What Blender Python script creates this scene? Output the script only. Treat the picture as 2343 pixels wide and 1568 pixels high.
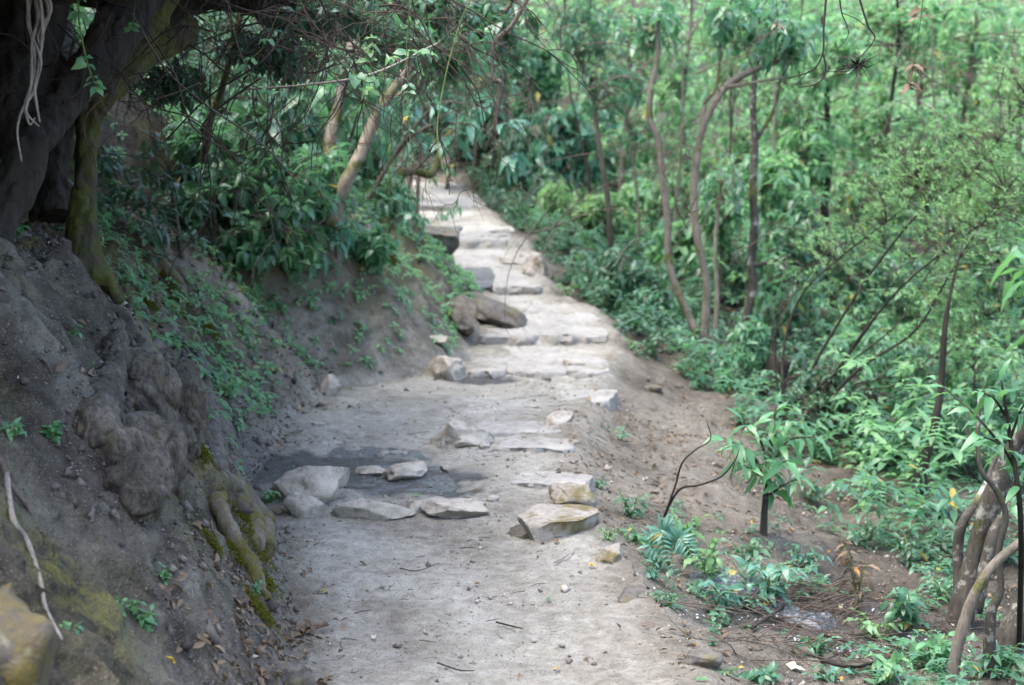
import bpy, bmesh, math, random
import numpy as np
from mathutils import Vector, Matrix

for o in list(bpy.data.objects):
    bpy.data.objects.remove(o, do_unlink=True)
scene = bpy.context.scene
COL = scene.collection
R = math.radians
rng = np.random.default_rng(7)
random.seed(7)

# ---------------------------------------------------------------- camera
CAM_Z = 1.65
PITCH = R(3.0)
PW, PH = 2342.0, 1568.0
cam_data = bpy.data.cameras.new('camera')
cam_data.lens = 35.0
cam_data.sensor_width = 23.6
cam_data.clip_start = 0.05
cam_data.clip_end = 400
cam_data.dof.use_dof = True
cam_data.dof.focus_distance = 6.6
cam_data.dof.aperture_fstop = 1.75
cam = bpy.data.objects.new('camera', cam_data)
cam.location = (0, 0, CAM_Z)
cam.rotation_euler = (math.pi / 2 - PITCH, 0, 0)
COL.objects.link(cam)
scene.camera = cam
FP = PW * 35.0 / 23.6

# ---------------------------------------------------------------- sky, sun, exposure
SUN_EL, SUN_AZ = R(67), R(-118)      # azimuth measured from +Y (view direction) towards +X (right)
world = bpy.data.worlds.new('World')
scene.world = world
world.use_nodes = True
wn = world.node_tree
sky = wn.nodes.new('ShaderNodeTexSky')
sky.sky_type = 'NISHITA'
sky.sun_disc = False
sky.sun_elevation = SUN_EL
sky.sun_rotation = SUN_AZ
sky.dust_density = 4.0
sky.air_density = 0.95
sky.ozone_density = 0.5
wn.links.new(sky.outputs['Color'], wn.nodes['Background'].inputs['Color'])
wn.nodes['Background'].inputs['Strength'].default_value = 0.15
sun_data = bpy.data.lights.new('sun', 'SUN')
sun_data.energy = 0.75
sun_data.angle = R(50)
sun_data.color = (1.0, 0.99, 0.965)
sun = bpy.data.objects.new('sun', sun_data)
sdir = Vector((math.sin(SUN_AZ) * math.cos(SUN_EL), math.cos(SUN_AZ) * math.cos(SUN_EL), math.sin(SUN_EL)))
sun.rotation_euler = sdir.to_track_quat('Z', 'Y').to_euler()
sun.location = sdir * 30
COL.objects.link(sun)
vs = scene.view_settings
vs.view_transform = 'Standard'
vs.look = 'None'
vs.gamma = 1.0
vs.use_curve_mapping = False
vs.exposure = 2.47
scene.cycles.max_bounces = 7
scene.cycles.diffuse_bounces = 4
scene.cycles.transmission_bounces = 5
scene.cycles.glossy_bounces = 2
scene.cycles.use_denoising = True
scene.cycles.sample_clamp_indirect = 8

# ---------------------------------------------------------------- helpers: numbers
_perm = np.random.default_rng(3).permutation(256)
_perm = np.concatenate([_perm, _perm, _perm])
_g = np.random.default_rng(4).normal(size=(256, 3))
_g /= np.linalg.norm(_g, axis=1)[:, None]

def perlin(x, y, z=0.0):
    x, y, z = np.broadcast_arrays(np.asarray(x, float), np.asarray(y, float), np.asarray(z, float))
    xi, yi, zi = np.floor(x).astype(int), np.floor(y).astype(int), np.floor(z).astype(int)
    xf, yf, zf = x - xi, y - yi, z - zi
    u, v, w = [t * t * t * (t * (t * 6 - 15) + 10) for t in (xf, yf, zf)]
    def gr(a, b, c):
        h = _perm[(_perm[(_perm[(xi + a) & 255] + yi + b) & 255] + zi + c) & 255]
        g = _g[h]
        return g[..., 0] * (xf - a) + g[..., 1] * (yf - b) + g[..., 2] * (zf - c)
    l = lambda a, b, t: a + (b - a) * t
    x00 = l(gr(0, 0, 0), gr(1, 0, 0), u); x10 = l(gr(0, 1, 0), gr(1, 1, 0), u)
    x01 = l(gr(0, 0, 1), gr(1, 0, 1), u); x11 = l(gr(0, 1, 1), gr(1, 1, 1), u)
    return l(l(x00, x10, v), l(x01, x11, v), w) * 1.6

def fbm(x, y, z=0.0, octv=4, gain=0.5):
    s, a, f = 0, 1, 1.0
    for i in range(octv):
        s = s + a * perlin(np.asarray(x) * f + 17.3 * i, np.asarray(y) * f - 9.1 * i, np.asarray(z) * f + 3.7 * i)
        a *= gain; f *= 2.03
    return s

def sstep(a, b, x):
    t = np.clip((np.asarray(x, float) - a) / (b - a), 0, 1)
    return t * t * (3 - 2 * t)

def P(px, py, d):
    """point seen at photo position px, py (2342 x 1568) at d metres ahead of the camera"""
    a, b = (px - PW / 2) / FP, -(py - PH / 2) / FP
    k = d / (math.cos(PITCH) + b * math.sin(PITCH))
    return Vector((a * k, d, CAM_Z + k * (-math.sin(PITCH) + b * math.cos(PITCH))))

def spline(pts, n):
    """Catmull-Rom through pts, n samples"""
    p = np.array([list(q) for q in pts], float)
    if len(p) == 2:
        t = np.linspace(0, 1, n)[:, None]
        return p[0] * (1 - t) + p[1] * t
    q = np.vstack([2 * p[0] - p[1], p, 2 * p[-1] - p[-2]])
    s = np.linspace(0, len(p) - 1 - 1e-9, n)
    i = s.astype(int); t = (s - i)[:, None]
    a, b, c, d = q[i], q[i + 1], q[i + 2], q[i + 3]
    return 0.5 * (2 * b + (c - a) * t + (2 * a - 5 * b + 4 * c - d) * t ** 2 + (3 * b - a - 3 * c + d) * t ** 3)

# ---------------------------------------------------------------- helpers: meshes
class MB:
    """collects vertices and faces (tri or quad) into one mesh"""
    def __init__(s):
        s.v, s.t, s.q, s.n = [], [], [], 0
    def add(s, v, tris=None, quads=None):
        v = np.asarray(v, float).reshape(-1, 3)
        if tris is not None and len(tris): s.t.append(np.asarray(tris) + s.n)
        if quads is not None and len(quads): s.q.append(np.asarray(quads) + s.n)
        s.v.append(v); s.n += len(v)
    def mesh(s, name, smooth=True, attrs=None):
        v = np.concatenate(s.v) if s.v else np.zeros((0, 3))
        t = np.concatenate(s.t).reshape(-1, 3) if s.t else np.zeros((0, 3), int)
        q = np.concatenate(s.q).reshape(-1, 4) if s.q else np.zeros((0, 4), int)
        m = bpy.data.meshes.new(name)
        m.vertices.add(len(v)); m.vertices.foreach_set('co', v.astype(np.float32).ravel())
        loops = np.concatenate([t.ravel(), q.ravel()]).astype(np.int32)
        m.loops.add(len(loops)); m.loops.foreach_set('vertex_index', loops)
        m.polygons.add(len(t) + len(q))
        st = np.concatenate([np.arange(len(t)) * 3, len(t) * 3 + np.arange(len(q)) * 4]).astype(np.int32)
        m.polygons.foreach_set('loop_start', st)
        m.update(calc_edges=True)
        m.polygons.foreach_set('use_smooth', np.full(len(t) + len(q), smooth))
        for k, a in (attrs or {}).items():
            at = m.attributes.new(k, 'FLOAT', 'POINT'); at.data.foreach_set('value', np.asarray(a, np.float32).ravel())
        m.validate()
        return m
    def build(s, name, mat, parent=None, smooth=True, attrs=None, **props):
        return link(name, s.mesh(name, smooth, attrs), mat, parent, **props)

def link(name, mesh, mat, parent=None, loc=None, **props):
    o = bpy.data.objects.new(name, mesh)
    if mat is not None and not mesh.materials:
        mesh.materials.append(mat)
    COL.objects.link(o)
    if parent is not None: o.parent = parent
    if loc is not None: o.location = loc
    for k, v in props.items():
        if v is not None: o[k] = v
    return o

def thing(name, label, cat, loc=(0, 0, 0), group=None):
    o = bpy.data.objects.new(name, None)
    o.empty_display_size = 0.1
    COL.objects.link(o)
    o.location = loc
    o['label'] = label; o['category'] = cat
    if group: o['group'] = group
    return o

def tube_geo(pts, radii, ns=8, n=None, bump=0.0, seed=0.0, freq=6.0):
    n = n or max(3, (len(pts) - 1) * 5 + 1)
    c = spline(pts, n)
    r = np.interp(np.linspace(0, 1, n), np.linspace(0, 1, len(radii)), radii)
    tg = np.gradient(c, axis=0); tg /= np.linalg.norm(tg, axis=1)[:, None] + 1e-9
    ref = np.array([0.31, 0.77, 0.55]) if abs(tg[0] @ np.array([0.31, 0.77, 0.55])) < 0.9 else np.array([1.0, 0, 0])
    N = np.zeros_like(c); a = ref
    for i in range(n):
        a = a - (a @ tg[i]) * tg[i]; a /= np.linalg.norm(a) + 1e-9; N[i] = a
    B = np.cross(tg, N)
    th = np.linspace(0, 2 * np.pi, ns, endpoint=False)
    rr = r[:, None] * np.ones(ns)
    ring = N[:, None] * np.cos(th)[None, :, None] + B[:, None] * np.sin(th)[None, :, None]
    if bump:
        q = c[:, None] + ring * rr[..., None]
        rr = rr * (1 + bump * fbm(q[..., 0] * freq + seed, q[..., 1] * freq, q[..., 2] * freq * 0.5, 4))
    v = (c[:, None] + ring * rr[..., None]).reshape(-1, 3)
    i = np.arange(n - 1)[:, None] * ns; j = np.arange(ns)[None]; j2 = (j + 1) % ns
    q = np.stack([i + j, i + j2, i + ns + j2, i + ns + j], -1).reshape(-1, 4)
    v = np.vstack([v, c[:1], c[-1:]])
    k = len(v)
    jj = np.arange(ns); e = (n - 1) * ns
    t = np.vstack([np.stack([np.full(ns, k - 2), (jj + 1) % ns, jj], 1), np.stack([np.full(ns, k - 1), e + jj, e + (jj + 1) % ns], 1)])
    return v, t, q

def tube(mb, pts, radii, ns=8, n=None, bump=0.0, seed=0.0, freq=6.0):
    v, t, q = tube_geo(pts, radii, ns, n, bump, seed, freq)
    mb.add(v, t, q)

def tube_obj(name, pts, radii, mat, parent=None, ns=8, n=None, bump=0.0, seed=0.0, freq=6.0, **props):
    mb = MB(); tube(mb, pts, radii, ns, n, bump, seed, freq)
    return mb.build(name, mat, parent, **props)

def unit(a):
    return a / (np.linalg.norm(a, axis=-1, keepdims=True) + 1e-9)

def leaf_geo(c, d, nrm, L, w=0.32, droop=0.25, fold=0.12):
    """c base points, d directions, nrm upper-side normals, L lengths: folded, drooping lance-shaped leaves (6 tris each)"""
    c, d = np.asarray(c, float), unit(np.asarray(d, float))
    s = unit(np.cross(d, nrm)); u = np.cross(s, d)
    L = np.asarray(L, float)[:, None] * np.ones((len(c), 1)); W = L * w * 0.5
    m1 = c + d * L * 0.35 + u * L * 0.03
    m2 = c + d * L * 0.70 - u * L * droop * 0.45
    tip = c + d * L * 0.97 - u * L * droop
    a1, b1 = m1 + s * W + u * W * fold * 3, m1 - s * W + u * W * fold * 3
    a2, b2 = m2 + s * W * .72 + u * W * fold * 2, m2 - s * W * .72 + u * W * fold * 2
    V = np.stack([c, a1, m1, b1, a2, m2, b2, tip], 1).reshape(-1, 3)
    f = np.array([[0, 2, 1], [0, 3, 2], [4, 5, 7], [5, 6, 7]])
    q = np.array([[1, 2, 5, 4], [2, 3, 6, 5]])
    o = (np.arange(len(c)) * 8)[:, None, None]
    return V, (f[None] + o).reshape(-1, 3), (q[None] + o).reshape(-1, 4)

def small_leaf_geo(c, d, nrm, L, w=0.45):
    """2-triangle folded leaves for far or tiny foliage"""
    c, d = np.asarray(c, float), unit(np.asarray(d, float))
    s = unit(np.cross(d, nrm)); u = np.cross(s, d)
    L = np.asarray(L, float)[:, None] * np.ones((len(c), 1))
    m = c + d * L * 0.45
    V = np.stack([c, m + s * L * w * .5 + u * L * .06, c + d * L - u * L * .1, m - s * L * w * .5 + u * L * .06], 1).reshape(-1, 3)
    f = np.array([[0, 2, 1], [0, 3, 2]])
    o = (np.arange(len(c)) * 4)[:, None, None]
    return V, (f[None] + o).reshape(-1, 3), None

def rand_dirs(n, r=None):
    return unit((r or rng).normal(size=(n, 3)))

def whorls(centers, axes, k, L, spread=1.0, r=rng, droop=0.25):
    """k leaves round each tip: bases, directions, normals, lengths"""
    n = len(centers)
    C = np.repeat(np.asarray(centers, float), k, 0)
    A = unit(np.repeat(np.asarray(axes, float), k, 0))
    az = np.tile(np.arange(k) * 2.4, n) + np.repeat(r.uniform(0, 6.28, n), k) + r.normal(0, .25, n * k)
    ref = np.where(np.abs(A[:, 2:3]) > .9, np.array([[1., 0, 0]]), np.array([[0, 0, 1.]]))
    e1 = unit(np.cross(A, ref)); e2 = np.cross(A, e1)
    rad = e1 * np.cos(az)[:, None] + e2 * np.sin(az)[:, None]
    el = r.uniform(-0.25, 0.75, n * k)[:, None]
    D = unit(rad * spread + A * el + np.array([0, 0, -1.]) * droop * r.uniform(0.3, 1.6, (n * k, 1)))
    N = unit(np.array([0, 0, 1.]) + 0.35 * r.normal(size=(n * k, 3)))
    base = C - A * (np.tile(np.arange(k) / k, n) * 0.5)[:, None] * L
    return base, D, N, L * r.uniform(.6, 1.15, n * k)

# ---------------------------------------------------------------- materials
class NT:
    def __init__(s, name):
        s.m = bpy.data.materials.new(name); s.m.use_nodes = True
        s.nt = s.m.node_tree; s.b = s.nt.nodes['Principled BSDF']; s.out = s.nt.nodes['Material Output']
        s.tc = s.nt.nodes.new('ShaderNodeTexCoord')
    def n(s, typ, **kw):
        x = s.nt.nodes.new(typ)
        for k, v in kw.items(): setattr(x, k, v)
        return x
    def set(s, sock, val):
        if hasattr(val, 'is_output') or isinstance(val, bpy.types.NodeSocket): s.nt.links.new(val, sock)
        else: sock.default_value = val if not (isinstance(val, tuple) and len(val) == 3 and sock.type == 'RGBA') else (*val, 1)
    def noise(s, scale, detail=4, rough=0.55, vec=None, dist=0.0):
        x = s.n('ShaderNodeTexNoise'); x.inputs['Scale'].default_value = scale
        x.inputs['Detail'].default_value = detail; x.inputs['Roughness'].default_value = rough; x.inputs['Distortion'].default_value = dist
        s.nt.links.new(vec or s.tc.outputs['Object'], x.inputs['Vector'])
        return x.outputs['Fac']
    def stretch(s, sx, sy, sz):
        x = s.n('ShaderNodeMapping'); x.inputs['Scale'].default_value = (sx, sy, sz)
        s.nt.links.new(s.tc.outputs['Object'], x.inputs['Vector']); return x.outputs['Vector']
    def ramp(s, fac, *stops):
        x = s.n('ShaderNodeValToRGB'); e = x.color_ramp.elements
        while len(e) < len(stops): e.new(0.5)
        for el, (p, c) in zip(e, stops):
            el.position = p; el.color = (*c, 1) if isinstance(c, tuple) else (c, c, c, 1)
        s.nt.links.new(fac, x.inputs['Fac']); return x.outputs['Color']
    def mix(s, fac, a, b, mode='MIX'):
        x = s.n('ShaderNodeMix', data_type='RGBA', blend_type=mode)
        s.set(x.inputs[0], fac); s.set(x.inputs[6], a); s.set(x.inputs[7], b); return x.outputs[2]
    def math(s, op, a, b=0.0, c=0.0, clamp=False):
        x = s.n('ShaderNodeMath', operation=op, use_clamp=clamp)
        s.set(x.inputs[0], a); s.set(x.inputs[1], b); s.set(x.inputs[2], c); return x.outputs[0]
    def attr(s, name):
        return s.n('ShaderNodeAttribute', attribute_name=name).outputs['Fac']
    def bump(s, h, strength=0.5, dist=0.02, prev=None):
        x = s.n('ShaderNodeBump'); x.inputs['Strength'].default_value = strength; x.inputs['Distance'].default_value = dist
        s.nt.links.new(h, x.inputs['Height'])
        if prev is not None: s.nt.links.new(prev, x.inputs['Normal'])
        return x.outputs['Normal']
    def fin(s, col, rough=0.9, normal=None, spec=0.3):
        s.set(s.b.inputs['Base Color'], col); s.set(s.b.inputs['Roughness'], rough)
        s.b.inputs['Specular IOR Level'].default_value = spec
        if normal is not None: s.nt.links.new(normal, s.b.inputs['Normal'])
        return s.m

def earth_mat():
    k = NT('earth')
    tone, moss, wet = k.attr('tone'), k.attr('moss'), k.attr('wet')
    n1 = k.noise(1.7, 6, .6); n2 = k.noise(14, 5, .65); n3 = k.noise(70, 3, .6); n4 = k.noise(190, 2, .5)
    t = k.math('ADD', tone, k.math('MULTIPLY', k.math('SUBTRACT', n1, .5), .55))
    t = k.math('ADD', t, k.math('MULTIPLY', k.math('SUBTRACT', n2, .5), .65), clamp=True)
    col = k.ramp(t, (0.0, (.024, .021, .015)), (.25, (.070, .062, .050)), (.5, (.150, .138, .114)), (.75, (.278, .270, .236)), (1.0, (.430, .425, .388)))
    col = k.mix(k.ramp(n3, (.30, 1.0), (.42, 0.0)), col, k.mix(.55, col, (.03, .022, .016)))
    col = k.mix(k.ramp(n4, (.64, 0.0), (.72, .55)), col, (.48, .44, .39))
    mm = k.math('MULTIPLY', moss, k.ramp(n2, (.38, 0.0), (.58, 1.0)))
    col = k.mix(mm, col, k.mix(n3, (.075, .075, .014), (.17, .16, .030)))
    col = k.mix(k.math('MULTIPLY', wet, .92), col, k.mix(n2, (.022, .022, .022), (.080, .080, .080)))
    nb = k.bump(n2, .8, .04); nb = k.bump(n3, .85, .016, nb); nb = k.bump(n4, .5, .006, nb)
    rough = k.math('SUBTRACT', .93, k.math('MULTIPLY', wet, .68))
    return k.fin(col, rough, nb, .25)

def rock_mat(name, lo, hi, moss=0.0, lichen=0.0, dark=0.35):
    k = NT(name)
    n1 = k.noise(2.3, 6, .62, dist=.4); n2 = k.noise(17, 5, .6); n3 = k.noise(90, 3, .6)
    col = k.ramp(k.math('ADD', k.math('MULTIPLY', n1, .65), k.math('MULTIPLY', n2, .35)), (.3, lo), (.68, hi))
    col = k.mix(k.ramp(n2, (.28, dark), (.48, 0.0)), col, (.035, .028, .022))
    col = k.mix(k.ramp(n3, (.60, 0.0), (.72, .5)), col, tuple(min(1, c * 1.5) for c in hi))
    if lichen: col = k.mix(k.ramp(k.noise(7, 4, .55), (.60, 0.0), (.66, lichen)), col, (.55, .57, .52))
    if moss:
        mk = k.ramp(k.noise(5.5, 6, .68), (.62 - .20 * moss, 0.0), (.74 - .15 * moss, .9))
        col = k.mix(mk, col, k.mix(n3, (.060, .050, .012), (.15, .115, .028)))
    nb = k.bump(n1, .4, .05); nb = k.bump(n2, .7, .02, nb); nb = k.bump(n3, .5, .006, nb)
    return k.fin(col, .88, nb, .3)

def bark_mat(name, lo, hi, moss=0.0, lichen=0.0, fine=1.0, mosscol=((.030, .036, .008), (.095, .105, .018))):
    k = NT(name)
    st = k.stretch(1, 1, .22)
    n1 = k.noise(22 * fine, 6, .6, vec=st, dist=.6); n2 = k.noise(75 * fine, 4, .6, vec=st); n3 = k.noise(4, 4, .6)
    col = k.ramp(k.math('ADD', k.math('MULTIPLY', n1, .6), k.math('MULTIPLY', n3, .4)), (.32, lo), (.68, hi))
    col = k.mix(k.ramp(n2, (.3, .5), (.5, 0.0)), col, tuple(c * .35 for c in lo))
    if lichen: col = k.mix(k.ramp(k.noise(9, 6, .7), (.53, 0.0), (.66, lichen * .75)), col, (.34, .345, .31))
    if moss: col = k.mix(k.ramp(k.noise(5, 6, .68), (.60 - .25 * moss, 0.0), (.68 - .12 * moss, 1.0)), col, k.mix(k.noise(60, 3), *mosscol))
    nb = k.bump(n1, .9, .012); nb = k.bump(n2, .5, .005, nb)
    return k.fin(col, .85, nb, .25)

def burl_mat():
    k = NT('burl_wood')
    st = k.stretch(1, 1, .38)
    n0 = k.noise(3.5, 4, .6); n1 = k.noise(16, 6, .66, vec=st, dist=1.6); n2 = k.noise(70, 5, .6, vec=st, dist=.5); n3 = k.noise(150, 3, .6)
    col = k.ramp(k.math('ADD', k.math('MULTIPLY', n1, .6), k.math('MULTIPLY', n0, .4)), (.33, (.020, .018, .014)), (.48, (.062, .055, .044)), (.66, (.150, .134, .110)))
    col = k.mix(k.ramp(n2, (.32, .75), (.46, 0.0)), col, (.014, .012, .009))
    col = k.mix(k.ramp(n3, (.60, 0.0), (.70, .35)), col, (.30, .28, .24))
    col = k.mix(k.ramp(k.noise(8, 5, .6), (.58, 0.0), (.68, .45)), col, (.10, .082, .040))
    nb = k.bump(n1, 1.0, .02); nb = k.bump(n2, .8, .007, nb); nb = k.bump(n3, .4, .003, nb)
    return k.fin(col, .85, nb, .25)

def leaf_mat(name, a, b, trans=(.16, .34, .05), tw=.35, rough=.42, odd=.05, oddcol=(.36, .27, .05), spec=.5):
    k = NT(name)
    g = k.n('ShaderNodeNewGeometry'); oi = k.n('ShaderNodeObjectInfo')
    r = k.math('FRACT', k.math('ADD', g.outputs['Random Per Island'], k.math('MULTIPLY', oi.outputs['Random'], 3.7)))
    r2 = k.math('FRACT', k.math('MULTIPLY', r, 37.7))
    col = k.mix(r, a, b)
    col = k.mix(k.math('LESS_THAN', r2, odd), col, oddcol)
    n = k.noise(30, 3)
    col = k.mix(k.math('MULTIPLY', n, .35), col, tuple(c * .6 for c in a))
    k.set(k.b.inputs['Base Color'], col); k.b.inputs['Roughness'].default_value = rough
    k.b.inputs['Specular IOR Level'].default_value = spec
    if tw:
        t = k.n('ShaderNodeBsdfTranslucent'); k.set(t.inputs['Color'], k.mix(.35, trans, col))
        m = k.n('ShaderNodeMixShader'); m.inputs[0].default_value = tw
        k.nt.links.new(k.b.outputs[0], m.inputs[1]); k.nt.links.new(t.outputs[0], m.inputs[2])
        k.nt.links.new(m.outputs[0], k.out.inputs['Surface'])
    return k.m

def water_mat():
    k = NT('wet_mud_sky_sheen')
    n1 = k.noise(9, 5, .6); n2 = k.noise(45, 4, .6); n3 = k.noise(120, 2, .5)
    col = k.ramp(n2, (.35, (.032, .035, .039)), (.56, (.095, .102, .110)), (.70, (.25, .262, .272)))  # blue-grey sky sheen painted into the colour of the wet gravel
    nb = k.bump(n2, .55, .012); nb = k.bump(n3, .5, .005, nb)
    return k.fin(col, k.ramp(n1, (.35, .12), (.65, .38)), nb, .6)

M = {}
M['earth'] = earth_mat()
M['rock'] = rock_mat('pale_step_stone', (.17, .154, .130), (.43, .40, .345), dark=.5)
M['slab_wet'] = rock_mat('wet_slab_stone', (.05, .052, .055), (.15, .153, .155), dark=.4)
M['slab_wet'].node_tree.nodes['Principled BSDF'].inputs['Roughness'].default_value = .38
M['slab'] = rock_mat('worn_slab_stone', (.160, .154, .140), (.335, .326, .300), dark=.4)
M['rock_dark'] = rock_mat('dark_boulder_stone', (.035, .032, .028), (.17, .158, .14), moss=.35, dark=.7)
M['rock_moss'] = rock_mat('mossy_stone', (.16, .145, .125), (.38, .355, .315), moss=.8)
M['rock_lichen'] = rock_mat('lichened_stone', (.035, .032, .027), (.10, .094, .083), moss=1.1, lichen=.3)
M['mud_sheen'] = water_mat()
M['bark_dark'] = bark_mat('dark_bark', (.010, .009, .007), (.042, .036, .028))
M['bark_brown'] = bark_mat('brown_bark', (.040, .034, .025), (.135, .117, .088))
M['bark_moss'] = bark_mat('mossy_bark', (.022, .019, .014), (.085, .075, .056), moss=.9)
M['bark_grey'] = bark_mat('grey_stem_bark', (.07, .060, .048), (.20, .175, .145), moss=.25, fine=1.3)
M['bark_pale'] = bark_mat('pale_bark', (.10, .085, .064), (.28, .245, .195), moss=.4)
M['bark_lichen'] = bark_mat('lichened_bark', (.020, .018, .015), (.080, .072, .060), lichen=.95, moss=.2)
M['root'] = bark_mat('bare_root_wood', (.035, .030, .026), (.16, .142, .125), fine=.9)
M['burl'] = burl_mat()
M['root_moss'] = bark_mat('mossy_root_wood', (.05, .042, .034), (.19, .165, .135), moss=.75, mosscol=((.045, .042, .010), (.11, .098, .020)))
M['root_pale'] = bark_mat('pale_dry_root', (.16, .14, .115), (.36, .325, .28), fine=2)
M['twig'] = bark_mat('dry_twig', (.05, .038, .030), (.17, .135, .11), fine=3)
M['twig_brown'] = bark_mat('brown_dry_twig', (.022, .016, .012), (.085, .065, .052), fine=3)
M['twig_dark'] = bark_mat('dark_twig', (.012, .010, .009), (.045, .037, .031), fine=3)
M['vine'] = bark_mat('green_vine', (.07, .12, .03), (.16, .24, .07), fine=3)
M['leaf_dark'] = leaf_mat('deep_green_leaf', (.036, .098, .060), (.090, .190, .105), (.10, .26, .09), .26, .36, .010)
M['leaf_mid'] = leaf_mat('mid_green_leaf', (.046, .140, .090), (.138, .282, .150), (.16, .43, .16), .38, .34, .010)
M['leaf_bright'] = leaf_mat('bright_green_leaf', (.078, .220, .130), (.240, .420, .190), (.27, .58, .21), .46, .40, .015)
M['leaf_blue'] = leaf_mat('blue_green_leaf', (.065, .185, .130), (.130, .300, .210), (.14, .40, .21), .32, .34, .010)
M['leaf_fine'] = leaf_mat('fine_yellow_green_leaf', (.095, .210, .085), (.190, .350, .150), (.26, .53, .18), .45, .45, .015)
M['leaf_near'] = leaf_mat('fresh_green_leaf', (.060, .185, .080), (.125, .300, .140), (.19, .50, .11), .36, .35, .0)
M['leaf_dry'] = leaf_mat('dry_brown_leaf', (.085, .062, .042), (.23, .175, .12), (.22, .14, .06), .15, .7, .03, (.36, .19, .05), .2)
M['leaf_yellow'] = leaf_mat('yellow_fallen_leaf', (.42, .27, .03), (.55, .36, .05), (.5, .3, .03), .25, .55, .0)
M['leaf_glint'] = leaf_mat('pale_litter_glint', (.36, .39, .40), (.62, .65, .66), (.4, .4, .4), .1, .3, .0)  # bluish white of water and wet-litter glints painted into pale leaves
M['leaf_pale'] = leaf_mat('pale_fallen_leaf', (.42, .40, .28), (.55, .53, .40), (.4, .4, .2), .2, .6, .0)
M['moss'] = leaf_mat('moss', (.050, .056, .010), (.135, .132, .024), (.25, .28, .02), .3, .8, .08, (.16, .10, .03), .1)
M['grit'] = leaf_mat('grit', (.07, .06, .05), (.42, .38, .33), (.1, .1, .1), 0, .9, .0)
M['crumb'] = leaf_mat('soil_crumb', (.03, .026, .022), (.17, .15, .13), (.1, .1, .1), 0, .95, .0)

# ---------------------------------------------------------------- terrain
# photo row, left edge, right edge, distance: where the worn path lies
ctrl = [(1568, 690, 1610, 5.8), (1470, 665, 1545, 6.35), (1400, 645, 1495, 6.8), (1280, 645, 1428, 7.6), (1172, 612, 1345, 8.55),
        (1146, 600, 1330, 8.66), (1090, 585, 1306, 9.3), (1000, 640, 1306, 10.35), (935, 700, 1335, 11.3), (872, 800, 1368, 12.7),
        (862, 1000, 1372, 12.95), (848, 1055, 1392, 13.1), (785, 1092, 1412, 15.0), (768, 1098, 1412, 15.12), (700, 1120, 1352, 16.8), (672, 1095, 1268, 17.9),
        (656, 1050, 1250, 18.05), (600, 992, 1228, 19.6), (566, 962, 1205, 20.7), (552, 950, 1200, 20.8), (478, 912, 1112, 24.0), (472, 905, 1108, 24.1),
        (412, 902, 1052, 27.2), (345, 955, 1090, 31.0)]
cd = np.array([c[3] for c in ctrl])
cxl = np.array([P(c[1], c[0], c[3]).x for c in ctrl]); cxr = np.array([P(c[2], c[0], c[3]).x for c in ctrl])
cz = np.array([P(1171, c[0], c[3]).z for c in ctrl])
cd = np.concatenate([[-6], cd, [36, 60]])
cxl = np.concatenate([[cxl[0] + .05], cxl, [cxl[-1] - 4.5, cxl[-1] - 20]]); cxr = np.concatenate([[cxr[0] + .1], cxr, [cxr[-1] - 4.0, cxr[-1] - 19]])
cz = np.concatenate([[cz[0] - .12], cz, [cz[-1] + 1.0, cz[-1] + 10]])

def smooth_interp(y, a, s=.35):
    y = np.asarray(y, float)
    return sum(np.interp(y + o * s, cd, a) * w for o, w in ((-1, .2), (-.5, .2), (0, .2), (.5, .2), (1, .2)))
def xl_of(y): return smooth_interp(y, cxl) + .07 * perlin(np.asarray(y, float) * 1.3, 5.5) + .03 * perlin(np.asarray(y, float) * 4.1, 2.5)
def xr_of(y): return smooth_interp(y, cxr) + .06 * perlin(np.asarray(y, float) * 1.5, 8.5) + .04 * perlin(np.asarray(y, float) * 5.1, 1.5)
def zp_of(y): return np.interp(y, cd, cz)

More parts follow.
